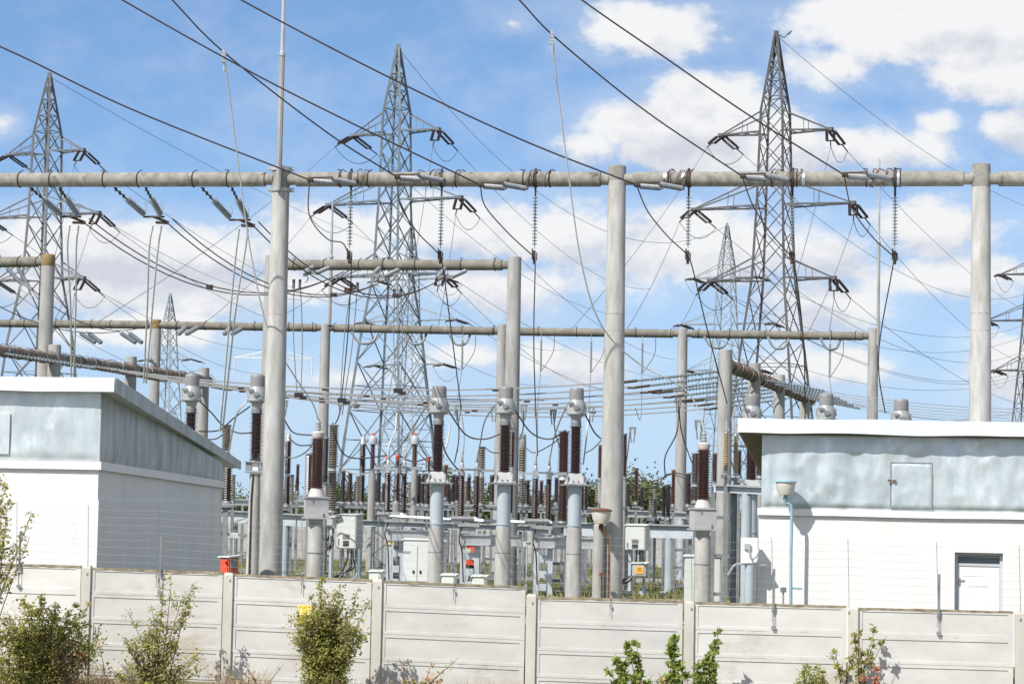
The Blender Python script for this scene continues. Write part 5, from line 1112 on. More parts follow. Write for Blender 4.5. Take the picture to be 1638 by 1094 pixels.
sgantry('rear steel beam low behind the brown posts, left half', [(352, 803, 108), (690, 812, 104)], 8, [(400, 'frame'), (560, 'frame'), (640, 'pipe')], beamm='galv')
sgantry('rear steel beam low behind the brown posts, right half', [(692, 811, 100), (960, 818, 97)], 8, [(720, 'frame'), (830, 'frame'), (930, 'pipe')], beamm='galv')
sgantry('rear steel beam low right of the middle tall post', [(1000, 822, 100), (1120, 826, 98)], 9, [(1030, 'frame'), (1090, 'pipe')], beamm='galv')
sgantry('steel platform carrying the tan columns beside the right roof', [(1146, 782, 67.5), (1232, 786, 66.3)], 10, [(1195, 'pipe'), (1157, 'frame')])
# ------------------------------------------------------------------ back wall of the yard
def backwall():
    a, b = P(120, 848, 121), P(1330, 853, 117); z1 = 2.95; u = (b - a); L = u.length; n = 16
    t = thing('boundary_wall', 'grey block wall closing the yard far behind the switchgear', 'wall', (a.x, a.y, YARD))
    for i in range(n):
        p, q = a + u * i / n, a + u * (i + 1) / n; d = u.normalized(); mb = MB(); m = (p + q) / 2
        for k in range(4): mb.box((m.x, m.y + .003 * k, YARD + k * .49), L / n - .22, .14, .475, math.atan2(u.y, u.x), True)
        mb.box((m.x, m.y + .02, YARD), L / n - .2, .1, z1 - YARD - .02, math.atan2(u.y, u.x), True); mb.build('wall_panel', 'farwall', t)
        mb = MB(); mb.box((p.x, p.y, YARD), .2, .24, z1 - YARD + .06, math.atan2(u.y, u.x), True); mb.build('wall_post', 'post2', t)
backwall()

# ------------------------------------------------------------------ vegetation
def leafquad(mb, c, size, rr, droop=0.0):
    n = V((rr.gauss(-.25, .55), rr.gauss(-.45, .55), rr.gauss(.7, .4))).normalized(); d = V((rr.uniform(-1, 1), rr.uniform(-1, 1), rr.uniform(-.6, .9)))
    d = (d - n * d.dot(n)).normalized(); s = d.cross(n) * size * rr.uniform(.26, .4); l = d * size * rr.uniform(.8, 1.3)
    b = mb.add([c, c + l * .45 + s, c + l, c + l * .45 - s]); mb.face([b, b + 1, b + 2, b + 3])
def bush(name, cat, label, base, stems, leafm, ls, seed, group=None, accent=None, bare=0.0, second=None):
    """stems: list of (tip offset V, density leaves per metre, spread, start fraction)"""
    rr = random.Random(seed); t = thing(name, label, cat, base, group); base = V(base)
    sb = MB(); lb = MB(); ab = MB(); s2 = MB()
    for (tip, dens, spread, st) in stems:
        tip = V(tip); mid = tip * .5 + V((rr.uniform(-.1, .1), rr.uniform(-.06, .06), .0)) + V((-tip.x * .18, -tip.y * .18, 0))
        o = base + V((rr.uniform(-.12, .12), rr.uniform(-.08, .08), 0)); path = smooth([o, o + mid, o + tip], 7)
        sb.tube(path, .01, 4, radii=[.016 * (1 - .75 * i / (len(path) - 1)) for i in range(len(path))])
        L = tip.length; n = max(2, int(L * 5.5))
        for k in range(n):                                   # twigs along the stem, each with its leaves
            f = st + (1 - st) * (k + rr.random()) / n; i = min(len(path) - 2, int(f * (len(path) - 1))); p = path[i].lerp(path[i + 1], f * (len(path) - 1) - i)
            a = rr.uniform(0, 6.283); tl = spread * rr.uniform(.35, 1.1) * (1.15 - .75 * f); tw = p + V((math.cos(a) * tl, math.sin(a) * tl * .55, tl * rr.uniform(.1, .9)))
            sb.tube([p, p.lerp(tw, .5) + V((0, 0, .015)), tw], .004, 3)
            if rr.random() < bare: continue
            dst = ab if (accent and rr.random() < (.02 if accent == 'redleaf' else .07)) else (s2 if (second and rr.random() < .35) else lb)
            m = max(2, int(dens * L / n * rr.uniform(.5, 1.5)))
            for q in range(m):
                c = p.lerp(tw, .15 + .95 * rr.random()); j = spread * .2; leafquad(dst, c + V((rr.gauss(0, j), rr.gauss(0, j) * .6, rr.gauss(0, j))), ls * rr.uniform(.65, 1.3), rr, .1)
    sb.build('stems', 'bark', t); lb.build('foliage', leafm, t)
    if ab.v: ab.build('turning_leaves', accent, t)
    if s2.v: s2.build('pale_foliage', second, t)
    return t
def fan(rr, n, hx, hmin, hmax, dens, spread, st=.1, lean=0):
    out = []
    for k in range(n):
        x = rr.uniform(-1, 1); out.append((V((x * hx + lean, rr.uniform(-.35, .2), (hmax - (hmax - hmin) * abs(x) ** 1.3) * rr.uniform(.72, 1.0))), dens, spread, st))
    return out
rr = random.Random(3)
def gb(px, Y): q = P(px, 1094, Y); return V((q.x, q.y, 0))
# dense bush, lower left corner
s1 = fan(rr, 44, 1.25, 1.2, 2.05, 210, .40, .05) + [(V((.05, -.1, 2.2)), 130, .13, .4), (V((-.35, .0, 2.05)), 130, .16, .4), (V((.62, .0, 1.98)), 150, .16, .3), (V((.92, .1, 1.98)), 140, .15, .4), (V((.4, .0, 2.0)), 150, .17, .4), (V((1.05, .05, 1.7)), 140, .2, .3)]
bush('shrub', 'shrub', 'dense dark green shrub against the fence in the lower left corner', gb(55, 42.9), s1, 'leafgreen', .066, 11, None, 'redleaf', 0, 'leafolive')
bush('shrub', 'shrub', 'brownish half bare shrub right of the dark green one by the first fence post', gb(118, 42.8), fan(rr, 16, .5, .8, 1.55, 130, .26), 'leafolive', .055, 12, None, None, .3, 'dry')
# loose tall shrub with yellowing leaves
s2 = fan(rr, 22, .9, 1.0, 1.75, 150, .38, .05) + [(V((.12, 0, 2.62)), 130, .2, .25), (V((.25, 0, 2.45)), 140, .26, .25), (V((.5, .05, 2.4)), 140, .24, .25), (V((.38, 0, 2.2)), 150, .28, .2), (V((-.5, 0, 1.9)), 130, .24, .2), (V((-.2, 0, 2.0)), 120, .24, .2), (V((.66, 0, 2.0)), 120, .24, .2)]
bush('shrub', 'shrub', 'tall loose shrub with yellowing leaves rising to the fence top, third panel', gb(252, 42.9), s2, 'leafolive', .058, 13, None, 'leafyellow', .16, 'leafgreen')
# rounded green bush in front of the yellow plate
s3 = fan(rr, 38, .68, 1.7, 2.4, 260, .34, .05) + [(V((-.12, 0, 2.58)), 150, .17, .4), (V((.1, 0, 2.5)), 150, .2, .4), (V((.45, .05, 2.4)), 130, .17, .4), (V((.62, .05, 2.2)), 130, .18, .4), (V((-.72, 0, 1.5)), 90, .2, .3), (V((-.45, 0, 2.3)), 130, .18, .4), (V((-.62, 0, 2.0)), 80, .15, .5)]
bush('shrub', 'shrub', 'tall rounded green shrub on the fourth fence panel, half hiding a yellow plate', gb(526, 42.3), s3, 'leafgreen', .055, 14, None, None, .02, 'leafolive')
# young bright shoots around the post right of the middle
def shoots(lst, bx, Y): return [(V((P(x, y, Y).x - P(bx, 1094, Y).x, random.uniform(-.05, .05), P(x, y, Y).z)), d * 2.3, .11, .1) for x, y, d in lst]
bush('sapling', 'sapling', 'bright green leafy shoots left of the fence post right of centre', gb(1008, 41.9), shoots([(995, 1022, 75), (1015, 1028, 75), (984, 1045, 75), (966, 1074, 60), (1003, 1060, 80), (1022, 1065, 80), (1030, 1075, 80), (1040, 1078, 80), (990, 1080, 70), (975, 1085, 60)], 1008, 41.9), 'leafbright', .095, 15, 'bright green leafy shoots')
bush('sapling', 'sapling', 'bright green single tall shoot close to the left side of the fence post', gb(1083, 41.8), shoots([(1082, 1012, 110), (1083, 1030, 110), (1066, 1052, 60), (1090, 1060, 100), (1060, 1075, 70)], 1083, 41.8), 'leafbright', .095, 16, 'bright green leafy shoots')
bush('sapling', 'sapling', 'bright green shoots leaning right from the foot of the fence post', gb(1118, 41.7), shoots([(1141, 1000, 60), (1137, 1030, 85), (1130, 1042, 90), (1118, 1058, 95), (1150, 1056, 50), (1112, 1070, 90), (1126, 1075, 80), (1100, 1080, 80), (1138, 1070, 80)], 1118, 41.7), 'leafbright', .095, 17, 'bright green leafy shoots')
# small leaved shrub and the straggly one at the right
bush('shrub', 'shrub', 'small fresh green shrub low on the fence right of centre', gb(1292, 41.8), fan(rr, 20, .28, 1.0, 1.25, 220, .17), 'leafgreen', .045, 18, None, None, 0, 'leafbright')
bush('shrub', 'shrub', 'straggly thin leaved shrub in front of the fence post at right', gb(1362, 41.6), shoots([(1400, 1003, 60), (1385, 1010, 75), (1362, 1015, 60), (1345, 1040, 60), (1320, 1042, 45), (1420, 1016, 40), (1370, 1035, 70), (1392, 1030, 70), (1355, 1060, 60), (1335, 1065, 50)], 1362, 41.6), 'leafolive', .06, 19, None, 'leafyellow', .12, 'leafgreen')
t = bush('weed', 'weed', 'arching red weed stem at the foot of the straggly right shrub', gb(1385, 41.4), shoots([(1372, 1072, 60), (1392, 1070, 90), (1402, 1085, 80)], 1385, 41.4), 'redleaf', .05, 20)
bush('weed', 'weed', 'dry weed with tan flower heads below the panel right of the rounded shrub', gb(672, 41.8), shoots([(640, 1076, 60), (655, 1070, 50), (668, 1082, 90), (690, 1080, 90), (704, 1085, 60), (715, 1070, 16), (742, 1052, 14), (645, 1052, 18), (690, 1058, 18)], 672, 41.8), 'dryhead', .06, 21, None, None, .1, 'leafolive')
bush('weed', 'weed', 'tall reddish dry weed between the two lower left shrubs', gb(172, 42.6), shoots([(165, 1022, 14), (172, 1060, 30), (152, 1062, 30), (180, 1075, 40)], 172, 42.6), 'dry', .05, 22)
bush('weed', 'weed', 'pale dry weed at the foot of the fence left of the rounded shrub', gb(408, 42.0), shoots([(385, 1062, 26), (400, 1070, 30), (420, 1076, 30), (445, 1062, 20), (370, 1074, 30)], 408, 42), 'dry', .05, 23, None, None, 0, 'leafolive')
bush('weed', 'weed', 'tan dry weed between the bright green shoots', gb(1050, 41.3), fan(rr, 14, .5, .75, 1.0, 60, .2), 'dry', .05, 24, None, None, 0, 'dryhead')
# young tree whose branches enter at the left edge
q = P(-34, 1094, 41.6); sap = []
for (x, y, d) in ((-5, 762, 55), (10, 768, 60), (6, 800, 70), (14, 810, 60), (62, 818, 34), (48, 826, 34), (8, 850, 80), (44, 858, 36), (24, 866, 45), (2, 880, 70), (-20, 780, 60), (-40, 740, 60), (-70, 790, 60), (-60, 860, 60), (-30, 900, 60), (-85, 900, 50), (-15, 935, 30)):
    p = P(x, y, 41.5 + random.uniform(-.25, .25)); sap.append((V((p.x - q.x, p.y - q.y, p.z)), d * .75, .2, .62))
bush('young_tree', 'tree', 'sparse young tree at the left edge reaching leafy twigs over the fence', (q.x, q.y, 0), sap, 'leafolive', .07, 25, None, None, .12, 'leafgreen')
# dry grass along the foot of the fence: nobody could count it
def verge():
    rr = random.Random(9); mb = MB()
    for k in range(12000):
        X = rr.uniform(-12, 12); y = fy(X) - rr.uniform(.15, 1.9); h = rr.uniform(.25, .78) * (1.3 if noise.noise(V((X * .9, 0, 2))) > .0 else .8) * (1.12 if X < -4.4 and noise.noise(V((X * .7, 3, 2))) > -.1 else .95) * rr.uniform(.55, 1.05); a = rr.uniform(-.35, .35); w = rr.uniform(.004, .008)
        p = V((X, y, -.02)); dy = rr.uniform(-.1, .1); q1 = p + V((a * h * .35, dy * .4, h * .6)); q2 = p + V((a * h * 1.1, dy, h)); o = V((w, 0, 0)); b = mb.add([p - o, p + o, q1 + o * .7, q1 - o * .7, q2])
        mb.face([b, b + 1, b + 2, b + 3]); mb.face([b + 3, b + 2, b + 4])
    o = mb.build('dry_grass', 'dry', None, (0, 42, 0)); tag(o, 'dry tan grass and stalks along the foot of the fence', 'grass', None, 'stuff')
    mb = MB()
    for k in range(16000):
        Y = rr.uniform(60, 118); X = rr.uniform(-20, 20) * Y / 70; h = rr.uniform(.08, .3) ; w = rr.uniform(.02, .045); p = V((X, Y, YARD)); a = rr.uniform(-.1, .1)
        if noise.noise(V((X * .25, Y * .18, 4))) < -.12: continue
        b = mb.add([p + V((-w, 0, 0)), p + V((w, 0, 0)), p + V((a, 0, h))]); mb.face([b, b + 1, b + 2])
    o = mb.build('grass', 'leafolive', None, (0, 90, YARD)); tag(o, 'rough grass growing between the apparatus in the yard', 'grass', None, 'stuff')
verge()
# trees beyond the back wall
def tree_proto(seed, lm):
    rr = random.Random(seed); tr = MB(); lf = MB(); H = 1.0
    tr.tube([V((0, 0, 0)), V((.02, 0, .3)), V((-.02, .02, .6)), V((0, 0, .9))], .03, 6, radii=[.04, .03, .02, .008])
    for k in range(13):
        a = rr.uniform(0, 6.283); z = rr.uniform(.18, .7); l = rr.uniform(.2, .45); e = V((math.cos(a) * l, math.sin(a) * l, z + rr.uniform(.08, .34))); tr.tube([V((0, 0, z)), V((e.x * .5, e.y * .5, z + .07)), e], .01, 4, radii=[.016, .01, .004])
        for c in range(5):
            q = V((0, 0, z)).lerp(e, rr.uniform(.45, 1.1)); R_ = rr.uniform(.06, .14)
            for j in range(46): leafquad(lf, q + V((rr.gauss(0, R_), rr.gauss(0, R_), rr.gauss(0, R_ * .75))), .045, rr)
    return tr, lf
TP = {}
def far_trees():
    spec = [(352, 768, 128, 0, 1.1), (385, 790, 130, 1, 1.2), (545, 775, 132, 2, 1.0), (578, 782, 130, 0, 1.3), (612, 790, 134, 1, 1.1), (650, 785, 136, 3, 1.6), (690, 778, 135, 3, 1.3), (728, 748, 128, 0, .95), (752, 780, 130, 2, 1.2), (778, 770, 133, 1, 1.1), (826, 785, 131, 2, 1.3), (852, 792, 134, 0, 1.3),
            (905, 796, 133, 1, 1.3), (946, 768, 129, 2, 1.0), (1010, 772, 132, 0, 1.1), (1036, 762, 128, 1, 1.0), (1062, 766, 131, 2, 1.1), (1090, 782, 133, 0, 1.2), (1120, 780, 133, 1, 1.2), (455, 785, 132, 2, 1.2), (500, 790, 134, 0, 1.3)]
    words = ['left of everything behind the left roof tip', 'beside leftmost tall post on its left', 'under the left edge of central pylon', 'behind the silver capped column', 'low, between the central pylon legs', 'behind the right leg of central pylon', 'under the central pylon right side', 'taller than its neighbours, between first and second blue pipes', 'beside the taller tree right of first blue pipe', 'just left of the second blue pipe', 'right of the middle gantry post', 'low, left of the fat red brown breaker', 'behind the fat red brown breaker', 'immediately left of the middle tall post', 'immediately right of the middle tall post', 'with pale crown behind the lone thin red brown post', 'behind the dark twin post', 'beneath the slim distant pylon, left', 'behind the right voltage transformer', 'right of leftmost tall post', 'behind the left voltage transformer']
    mats = ['leaffar', 'leaffar', 'leaffar', 'leaffar2']
    for i, (px, yt, Y, k, wd) in enumerate(spec):
        b = P(px, 850, Y); zt = zat(px, yt, Y); H = zt - YARD; t = thing('far_tree', ('russet' if k == 3 else 'green') + ' tree beyond the back wall, ' + words[i], 'tree', (b.x, b.y, YARD), 'trees beyond the back wall')
        if k not in TP:
            tr, lf = tree_proto(40 + k, None); ORG['proto'] = V((0, 0, 0)); a = tr.build('trunk', 'bark', None, (0, 0, 0)); c = lf.build('crown', mats[k], None, (0, 0, 0)); TP[k] = (a.data, c.data); 
            bpy.data.objects.remove(a); bpy.data.objects.remove(c)
        for nm, me in zip(('trunk', 'crown'), TP[k]):
            o = bpy.data.objects.new(nm, me); COL.objects.link(o); o.parent = t
        t.scale = (H * .9 * wd, H * .9 * wd, H / 1.02); t.rotation_euler = (0, 0, i * 1.7)
far_trees()

# ------------------------------------------------------------------ cabinets, boxes, lamps
def cabinet(name, label, px0, px1, y0, y1, Y, depth=.9, legs=True, m='cabinet', rot=.22, extras=True, group=None):
    a = P(px0, y1, Y); w = mp(px1 - px0, Y); z0, z1 = zat(px0, y1, Y), zat(px0, y0, Y); t = thing(name, label, 'cabinet', (a.x + w / 2, a.y, YARD), group)
    ca, sa = math.cos(-rot), math.sin(-rot); f = lambda u, d, z: V((a.x + u * ca - d * sa, a.y + u * sa + d * ca, z)); h = z1 - z0
    mb = MB(); c = f(w / 2, depth / 2, z0); mb.box(c, w, depth, h, -rot, True); bd = mb.build('body', m, t)
    mb = MB(); c = f(w / 2, depth / 2, z1); mb.hexa([f(-.05, -.06, z1), f(w + .05, -.06, z1), f(w + .05, depth + .05, z1), f(-.05, depth + .05, z1), f(-.05, -.06, z1 + .02), f(w + .05, -.06, z1 + .02), f(w + .05, depth + .05, z1 + .06), f(-.05, depth + .05, z1 + .06)]); mb.build('lid', 'offwhite', t)
    mb = MB(); c = f(w / 2, -.012, z0 + .03); mb.box(c, w - .06, .022, h - .06, -rot, True); d = mb.build('door', m, t)
    if extras:
        mb = MB(); mb.box(f(w * .5, -.03, z0 + h * .29), w * .34, .012, h * .15, -rot, True)
        for k in range(5): mb.box(f(w * .5, -.04, z0 + h * (.305 + .028 * k)), w * .33, .012, h * .008, -rot)
        mb.build('vent', 'vent', d)
        mb = MB(); mb.box(f(w * .5, -.03, z0 + h * .08), w * .3, .02, h * .16, -rot, True); mb.build('window', 'window', d)
        mb = MB(); mb.box(f(.08, -.035, z0 + h * .12), .04, .03, h * .18, -rot, True); mb.build('handle', 'dullsteel', d)
        mb = MB(); mb.box(f(w * .82, -.026, z0 + h * .88), w * .22, .008, .06, -rot); mb.box(f(w * .12, -.026, z0 + h * .88), .07, .008, .06, -rot); mb.build('label_plate', 'offwhite', d)
    if legs:
        for u in (.1, w - .1):
            mb = MB(); mb.box(f(u, depth * .5, YARD), .1, .1, z0 - YARD, -rot, True); mb.box(f(u, depth * .5, YARD), .3, .3, .14, -rot, True); mb.build('leg', 'steel', t)
        for k in range(4):
            u = w * (.5 + .1 * k); mb = MB(); mb.tube(smooth([f(u, .2, z0), f(u + .03, .12, z0 - .35), f(u - .1 + .05 * k, .1, z0 - .7), f(w * .3 - .1 * k, .0, z0 - 1.05), f(-.25, .1, z0 - 1.3), f(-.3, .2, YARD)], 5), .028, 6); mb.build('cable', 'black' if k != 1 else 'galv', t)
    return t, f, w
cabinet('control_cabinet', 'pale cabinet on legs with small dark window, right of the left voltage transformer', 538, 570, 823, 877, 82)
t, f, w = cabinet('control_cabinet', 'pale cabinet on legs with small dark window, just right of the middle tall post', 1000, 1032, 840, 879, 79)
tb, f2, w2 = cabinet('control_cabinet', 'low grey box with an orange warning plate, under the cabinet right of middle tall post', 1011, 1033, 901, 921, 78.6, .5, False, 'box', .22, False)
mb = MB(); mb.box(f2(w2 * .55, -.04, zat(1020, 917, 78.6)), w2 * .6, .012, mp(11, 78.6), -.22, True); op = mb.build('warning_plate', 'orange', tb)
mb = MB(); [mb.box(f2(w2 * .55, -.049, zat(1020, 909 + 3 * k, 78.6)), w2 * (.32 - .06 * k), .006, .03, -.22) for k in range(2)]; mb.build('printed_lines', 'rust', op)
t, f, w = cabinet('switch_cabinet', 'wide pale green cabinet with two doors between two pillars, left of first blue pipe', 644, 690, 863, 930, 77, .6, False, 'cabinet', .14, False)
mb = MB(); mb.box(f(w / 2, -.028, YARD + .1), .02, .012, zat(660, 868, 77) - YARD - .2, -.14, True); mb.build('door_gap', 'vent', t)
for u in (-.12, .12): mb = MB(); mb.box(f(w / 2 + u, -.04, zat(660, 914, 77)), .06, .03, .1, -.14); mb.build('handle', 'black', t)
mb = MB(); mb.box(f(w * .12, -.028, zat(660, 882, 77)), .3, .01, .03, -.14); mb.box(f(w * .12, -.028, zat(660, 884.5, 77)), .22, .01, .02, -.14); mb.build('printed_lines', 'vent', t)
t, f, w = cabinet('switch_cabinet', 'wide pale green cabinet behind the round pillar of the right voltage transformer', 1094, 1152, 890, 962, 68, .6, False, 'cabinet', .14, False)
for x0, x1, y0, y1, Y, wd in ((590, 609, 914, 934, 71, 'left of the pale steel frame at centre'), (706, 727, 920, 940, 70.5, 'right of first blue pipe pillar'), (755, 776, 922, 942, 70, 'left of second blue pipe pillar')):
    cabinet('junction_box', 'small whitish box just above the fence, ' + wd, x0, x1, y0, y1, Y, .5, True, 'offwhite', .14, False, 'small whitish boxes just above the fence')
cabinet('meter_box', 'small grey meter box beside the pillar of the left voltage transformer', 516, 533, 827, 841, 80, .3, True, 'cabside', .1, False)
t, f, w = cabinet('hose_cabinet', 'red cabinet with pale notice seen through the central steel frame', 742, 760, 872, 904, 84, .5, True, 'red', .1, False)
mb = MB(); mb.box(f(w * .35, -.04, zat(748, 890, 84)), w * .5, .01, mp(13, 84), -.1, True); mb.build('notice', 'offwhite', t)
t, f, w = cabinet('red_box', 'bright red steel box behind the fence by the left building corner', 352, 369, 891, 926, 48.2, .32, False, 'red', .55, False)
mb = MB(); mb.box(f(w + .012, .16, zat(371, 908, 48.2)), .012, .2, .2, -.55, True); mb.build('notice', 'vent', t); mb = MB(); mb.box(f(w * .82, -.04, zat(364, 899, 48.2)), .03, .03, .05, -.55); mb.build('latch', 'black', t)
mb = MB(); mb.box(f(w / 2, .16, YARD), .2, .2, zat(360, 926, 48.2) - YARD, -.55, True); mb.build('stand', 'dullsteel', t)
for px, y, Y, wd, tx in ((374, 856, 82, 'on the frame left of leftmost tall post', 1), (843, 870, 80, 'on the frame right of second blue pipe', 1)):
    p = P(px, y, Y); t = thing('sign_board', 'small pale sign board ' + wd, 'sign', p); mb = MB(); mb.box(p, mp(13, Y), .02, mp(8, Y)); mb.build('board', 'offwhite', t)
    mb = MB(); [mb.box(p + V((0, -.016, .04 - .06 * k)), mp(8 - k, Y), .008, .03) for k in range(2)]; mb.build('printed_lines', 'ink', t); mb = MB(); mb.tube([p + V((0, .03, .1)), V((p.x, p.y + .03, YARD))], .03, 6); mb.build('post', 'steel', t)
p = P(623, 866, 78.4); t = thing('round_marker', 'small round yellow marker on the front disconnector frame', 'sign', p); mb = MB(); mb.lathe(p, [(.11, 0), (.11, .015)], 16, (0, -1, 0)); mb.build('disc', 'yellow', t); mb = MB(); mb.lathe(p + V((0, -.016, 0)), [(.05, 0), (.05, .004)], 12, (0, -1, 0)); mb.build('dot', 'offwhite', t)
# yellow plate on the fence, half hidden by the rounded shrub
p = P(487, 982.5, Yf(487) - .06); t = thing('yellow_plate', 'yellow plate with white figures fixed to the fence behind the rounded shrub', 'sign', p)
mb = MB(); mb.box(p, .29, .012, .35, -.17); mb.build('plate', 'yellow', t); place_text(text_mesh('2 1', .19, None), p + V((0, -.008, 0)), p.z + .05, t, 'white', -.17)

def lamp(label, px, y0, Y, poly, m, rim, pr, base_label=None, wall=False):
    """bowl lamp: y0 photo y of the rim top"""
    s = Y / F; c = P(px, y0, Y); t = thing('yard_lamp', label, 'lamp', V((c.x, c.y, YARD)))
    MB().lathe(c + V((0, 0, -24 * s)), [(6 * s, 0), (11 * s, 1 * s), (14.5 * s, 10 * s), (15.8 * s, 20 * s), (15.8 * s, 21 * s)], 20).build('bowl', 'bowl', t)
    MB().lathe(c + V((0, 0, -3.4 * s)), [(15.9 * s, 0), (18 * s, .5 * s), (17.6 * s, 2 * s), (11 * s, 4.2 * s), (3 * s, 5 * s)], 20).build('shade', rim, t)
    MB().lathe(c + V((0, 0, -34 * s)), [(2.6 * s, 0), (4 * s, 2 * s), (4 * s, 7 * s), (2.4 * s, 10 * s)], 12).build('socket', m, t)
    MB().tube(px_path([(x, y, Y) for x, y in poly], 6), pr * s, 8).build('pipe', m, t); return t, c, s
t, c, s = lamp('bowl lamp with rusty shade on a short concrete column before the middle tall post', 962, 814, 56.25, [(962, 846), (964, 850), (971, 858), (974, 870), (974, 900), (973, 960), (972, 1000)], 'rust', 'rust', 1.9)
q = P(959, 900, 56.6); zt = zat(958, 840, 56.6); mb = MB(); mb.lathe((q.x - .02, q.y + .1, YARD), [(.16, 0), (.14, zt - YARD), (.1, zt - YARD + .03)], 16); mb.build('column', 'post', t)
mb = MB(); mb.box(P(964, 918, 56.3) , .16, .14, .07); mb.tube([P(962, 920, 56.3), P(962, 1000, 56.3)], .018, 6); mb.build('pipe_clamp', 'rust', t)
A, dF, nF = RB
lamp('faded blue bowl lamp on a bent blue pipe in front of the right building', 1257, 768, 45.65, [(1256, 800), (1257, 804), (1262, 806), (1266, 814), (1266, 850), (1265, 900), (1265, 960), (1264, 1010)], 'lampblue', 'lampblue', 2.6)
mb = MB(); p = P(1253, 943, 45.6); t = thing('flood_light', 'tiny grey floodlight on a post beside the foot of the blue lamp pipe', 'lamp', (p.x, p.y, YARD)); mb.box(p, .1, .08, .1, .3); mb.build('housing', 'dullsteel', t); MB().tube([p, V((p.x, p.y, YARD))], .02, 6).build('post', 'galv', t)
MB().tube([P(1265, 940, 45.65), P(1283, 941, 45.65)], .02, 6).build('bracket', 'lampblue', bpy.data.objects['yard_lamp.001'])
# white electric box with conduits at the corner of the right building
p = P(1198, 900, 45.9); t = thing('electric_box', 'white electric box with conduits beside the left corner of the right building', 'box', p)
mb = MB(); mb.box(p, mp(24, 46), .22, mp(40, 46), .1, True); bx = mb.build('housing', 'white', t)
mb = MB(); mb.box(p + V((-.05, -.13, .33)), .12, .05, .12); mb.build('meter', 'box', bx); mb = MB(); mb.box(p + V((.1, .02, -.03)), .5, .2, .03); mb.tube(smooth([p + V((-.15, 0, -.02)), p + V((-.3, 0, -.06)), p + V((-.42, 0, -.25))], 5), .025, 6); mb.build('shelf', 'galv', t)
mb = MB(); mb.tube(smooth([p + V((-.02, -.13, .27)), p + V((.02, -.17, .1)), p + V((.12, -.16, .12)), p + V((.2, -.1, .3))], 5), .018, 6); mb.build('conduit', 'galv', bx)
mb = MB(); mb.lathe((p.x + .02, p.y, YARD), [(.1, 0), (.1, p.z - YARD - .04)], 14); mb.build('post', 'bluepipe', t)

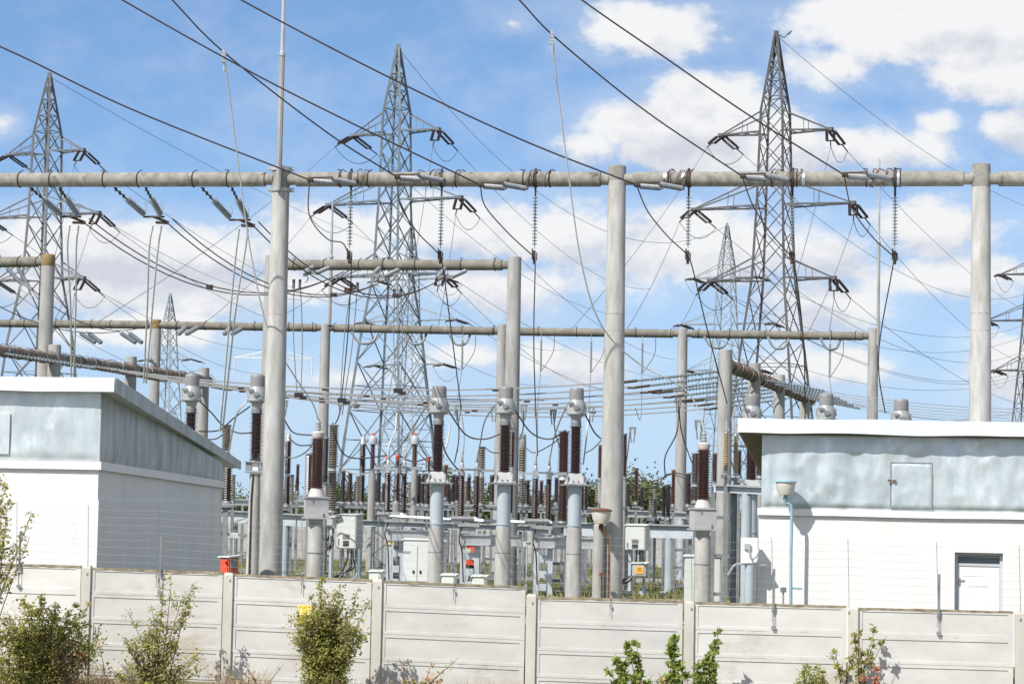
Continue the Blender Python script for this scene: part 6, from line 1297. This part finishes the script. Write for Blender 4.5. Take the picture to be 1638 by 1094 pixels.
# ------------------------------------------------------------------ connecting cables between the apparatus
CC = [
 ([(716, 655, 75), (745, 695, 76), (775, 702, 76), (800, 694, 76)], 'darkcable', 'from the first middle transformer to the second'), ([(823, 655, 74.3), (850, 692, 75), (880, 702, 75), (905, 688, 74.5)], 'darkcable', 'from the second middle transformer to the breaker'),
 ([(936, 662, 73.6), (950, 690, 74), (962, 702, 74)], 'darkcable', 'from the third middle transformer to the middle tall post'), ([(688, 643, 75), (672, 665, 77), (650, 700, 80), (630, 727, 82)], 'alucable', 'curving left from the first middle transformer'),
 ([(795, 644, 74.3), (776, 672, 76), (768, 710, 77.5), (763, 738, 78)], 'alucable', 'curving down from the second middle transformer to the contacts'), ([(907, 648, 73.6), (893, 680, 75.5), (884, 710, 77), (878, 745, 77.5)], 'alucable', 'curving down from the third middle transformer to the contacts'),
 ([(455, 672, 78), (470, 692, 79), (500, 696, 77)], 'darkcable', 'sagging double behind leftmost tall post'), ([(455, 730, 80), (470, 732, 80), (490, 722, 79), (503, 706, 78)], 'dullsteel', 'sagging low right of leftmost tall post'), ([(462, 700, 84), (478, 712, 82), (502, 711, 80)], 'darkcable', 'from the silver capped column to the left voltage transformer'),
 ([(532, 676, 82), (545, 720, 82), (570, 733, 84), (620, 728, 82)], 'darkcable', 'from the grey brown column to the front contacts'), ([(540, 745, 82), (565, 757, 81), (590, 755, 80), (620, 735, 79)], 'alucable', 'thick grey, looping low left of the central pylon legs'),
 ([(636, 727, 84), (660, 738, 84), (690, 731, 82)], 'darkcable', 'from the orange gauge to the first blue pipe'), ([(705, 690, 75), (712, 722, 76), (730, 748, 78), (742, 752, 78)], 'darkcable', 'hanging right of the first middle transformer'),
 ([(776, 716, 96), (790, 724, 94), (815, 722, 90)], 'darkcable', 'from the two part grey brown column to the middle gantry post'), ([(841, 716, 96), (855, 724, 94), (880, 712, 90), (896, 700, 82)], 'thincable', 'from the pale capped column to the breaker'),
 ([(935, 725, 84), (948, 718, 84), (962, 704, 84)], 'thincable', 'from behind the third transformer to the middle tall post'), ([(1001, 764, 84), (1020, 779, 84), (1050, 778, 85), (1068, 758, 88), (1100, 766, 88)], 'browncable', 'brown loop right of the middle tall post'),
 ([(1018, 753, 92), (1030, 768, 92), (1045, 770, 92), (1078, 757, 92), (1098, 760, 89)], 'browncable', 'thin brown loop between rusty topped posts'), ([(1002, 760, 86), (1010, 757, 88), (1017, 753, 92)], 'browncable', 'short brown piece left of the lone rusty topped post'),
 ([(1085, 640, 84), (1083, 690, 84), (1064, 730, 86), (1064, 762, 87)], 'thincable', 'grey dropper bending left to the white arm'), ([(1085, 645, 84), (1090, 690, 84), (1103, 730, 84), (1110, 745, 82)], 'darkcable', 'dark dropper bending right to the breaker'),
 ([(397, 640, 76.5), (380, 660, 77), (370, 700, 80), (366, 722, 81)], 'palecable', 'pale loop left of the transformer by leftmost tall post'), ([(318, 640, 77.5), (340, 662, 79), (356, 680, 81), (380, 692, 80), (405, 692, 78)], 'darkcable', 'dark loop between the two left transformers'),
 ([(318, 690, 80), (350, 688, 81), (375, 668, 80), (400, 650, 78)], 'darkcable', 'rising from behind the left roof to the transformer'), ([(318, 702, 82), (345, 702, 82), (362, 690, 82)], 'darkcable', 'lower dark loop behind the left roof'),
 ([(292, 640, 77.5), (276, 655, 79), (262, 675, 80)], 'alucable', 'grey curve left of the farthest left transformer'), ([(1190, 645, 72), (1178, 655, 70), (1170, 672, 68)], 'alucable', 'grey curve from the right roof corner transformer to the tan columns'),
 ([(738, 660, 79), (742, 700, 79), (739, 742, 79)], 'alucable', 'vertical dropper to the second front contacts'), ([(731, 655, 79), (734, 700, 80), (727, 740, 82)], 'alucable', 'vertical dropper left of the second front contacts'), ([(860, 640, 78), (859, 700, 78), (858, 742, 78)], 'alucable', 'vertical dropper to the third front contacts'),
 ([(635, 660, 80), (632, 690, 80), (622, 712, 80), (620, 735, 79)], 'palecable', 'pale thick dropper in front of the central pylon legs'), ([(648, 730, 79), (655, 700, 80), (672, 665, 80)], 'alucable', 'grey riser in front of the central pylon right leg'),
 ([(838, 655, 80), (836, 690, 82), (825, 710, 84)], 'alucable', 'twin clamp dropper right of the middle gantry post'), ([(942, 660, 80), (938, 700, 80), (933, 742, 82)], 'palecable', 'pale dropper right of the third middle transformer'), ([(1008, 690, 80), (1003, 730, 82), (999, 760, 84)], 'palecable', 'pale dropper right of the middle tall post'),
 ([(885, 660, 84), (888, 690, 82), (895, 715, 81)], 'darkcable', 'slanting dropper ending at the breaker'), ([(720, 680, 84), (715, 710, 84), (706, 735, 84)], 'palecable', 'slanting pale dropper right of first transformer'), ([(546, 648, 82), (541, 668, 82), (536, 678, 82)], 'darkcable', 'twin clamp on top of the grey brown column')]
for pts, m, lab in CC: cable('connecting_cable', px_path(pts, 6), .026 if m != 'palecable' else .03, m, ('cable ' if 'cable' not in lab else '') + lab + ', among the switchgear', 'connecting cables among the switchgear')
for (x, y, Y, wd) in ((1085, 640, 84, 'at the dropper left of the slim post'), (838, 652, 80, 'right of the middle gantry post'), (946, 655, 80, 'right of the third middle transformer'), (733, 653, 79, 'above the second front contacts'), (1012, 688, 80, 'right of the middle tall post'), (1118, 678, 66, 'left of the right voltage transformer'), (885, 660, 84, 'above the fat red brown breaker'), (546, 644, 82, 'above the grey brown column'), (455, 645, 80, 'right of leftmost tall post'), (790, 655, 82, 'left of the second middle transformer')):
    p = P(x, y, Y); mb = MB()
    for q in (-.08, .08): mb.box(p + V((q, 0, 0)), .075, .1, .22); mb.cyl(p + V((q, 0, -.1)), p + V((q * .5, 0, -.45)), .022, None, 6)
    mb.box(p + V((0, 0, .08)), .26, .08, .07); tag(mb.build('bus_clamp', 'dullsteel'), 'grey clamp pair on the bus conductors ' + wd, 'clamp', 'clamps on the bus conductors')
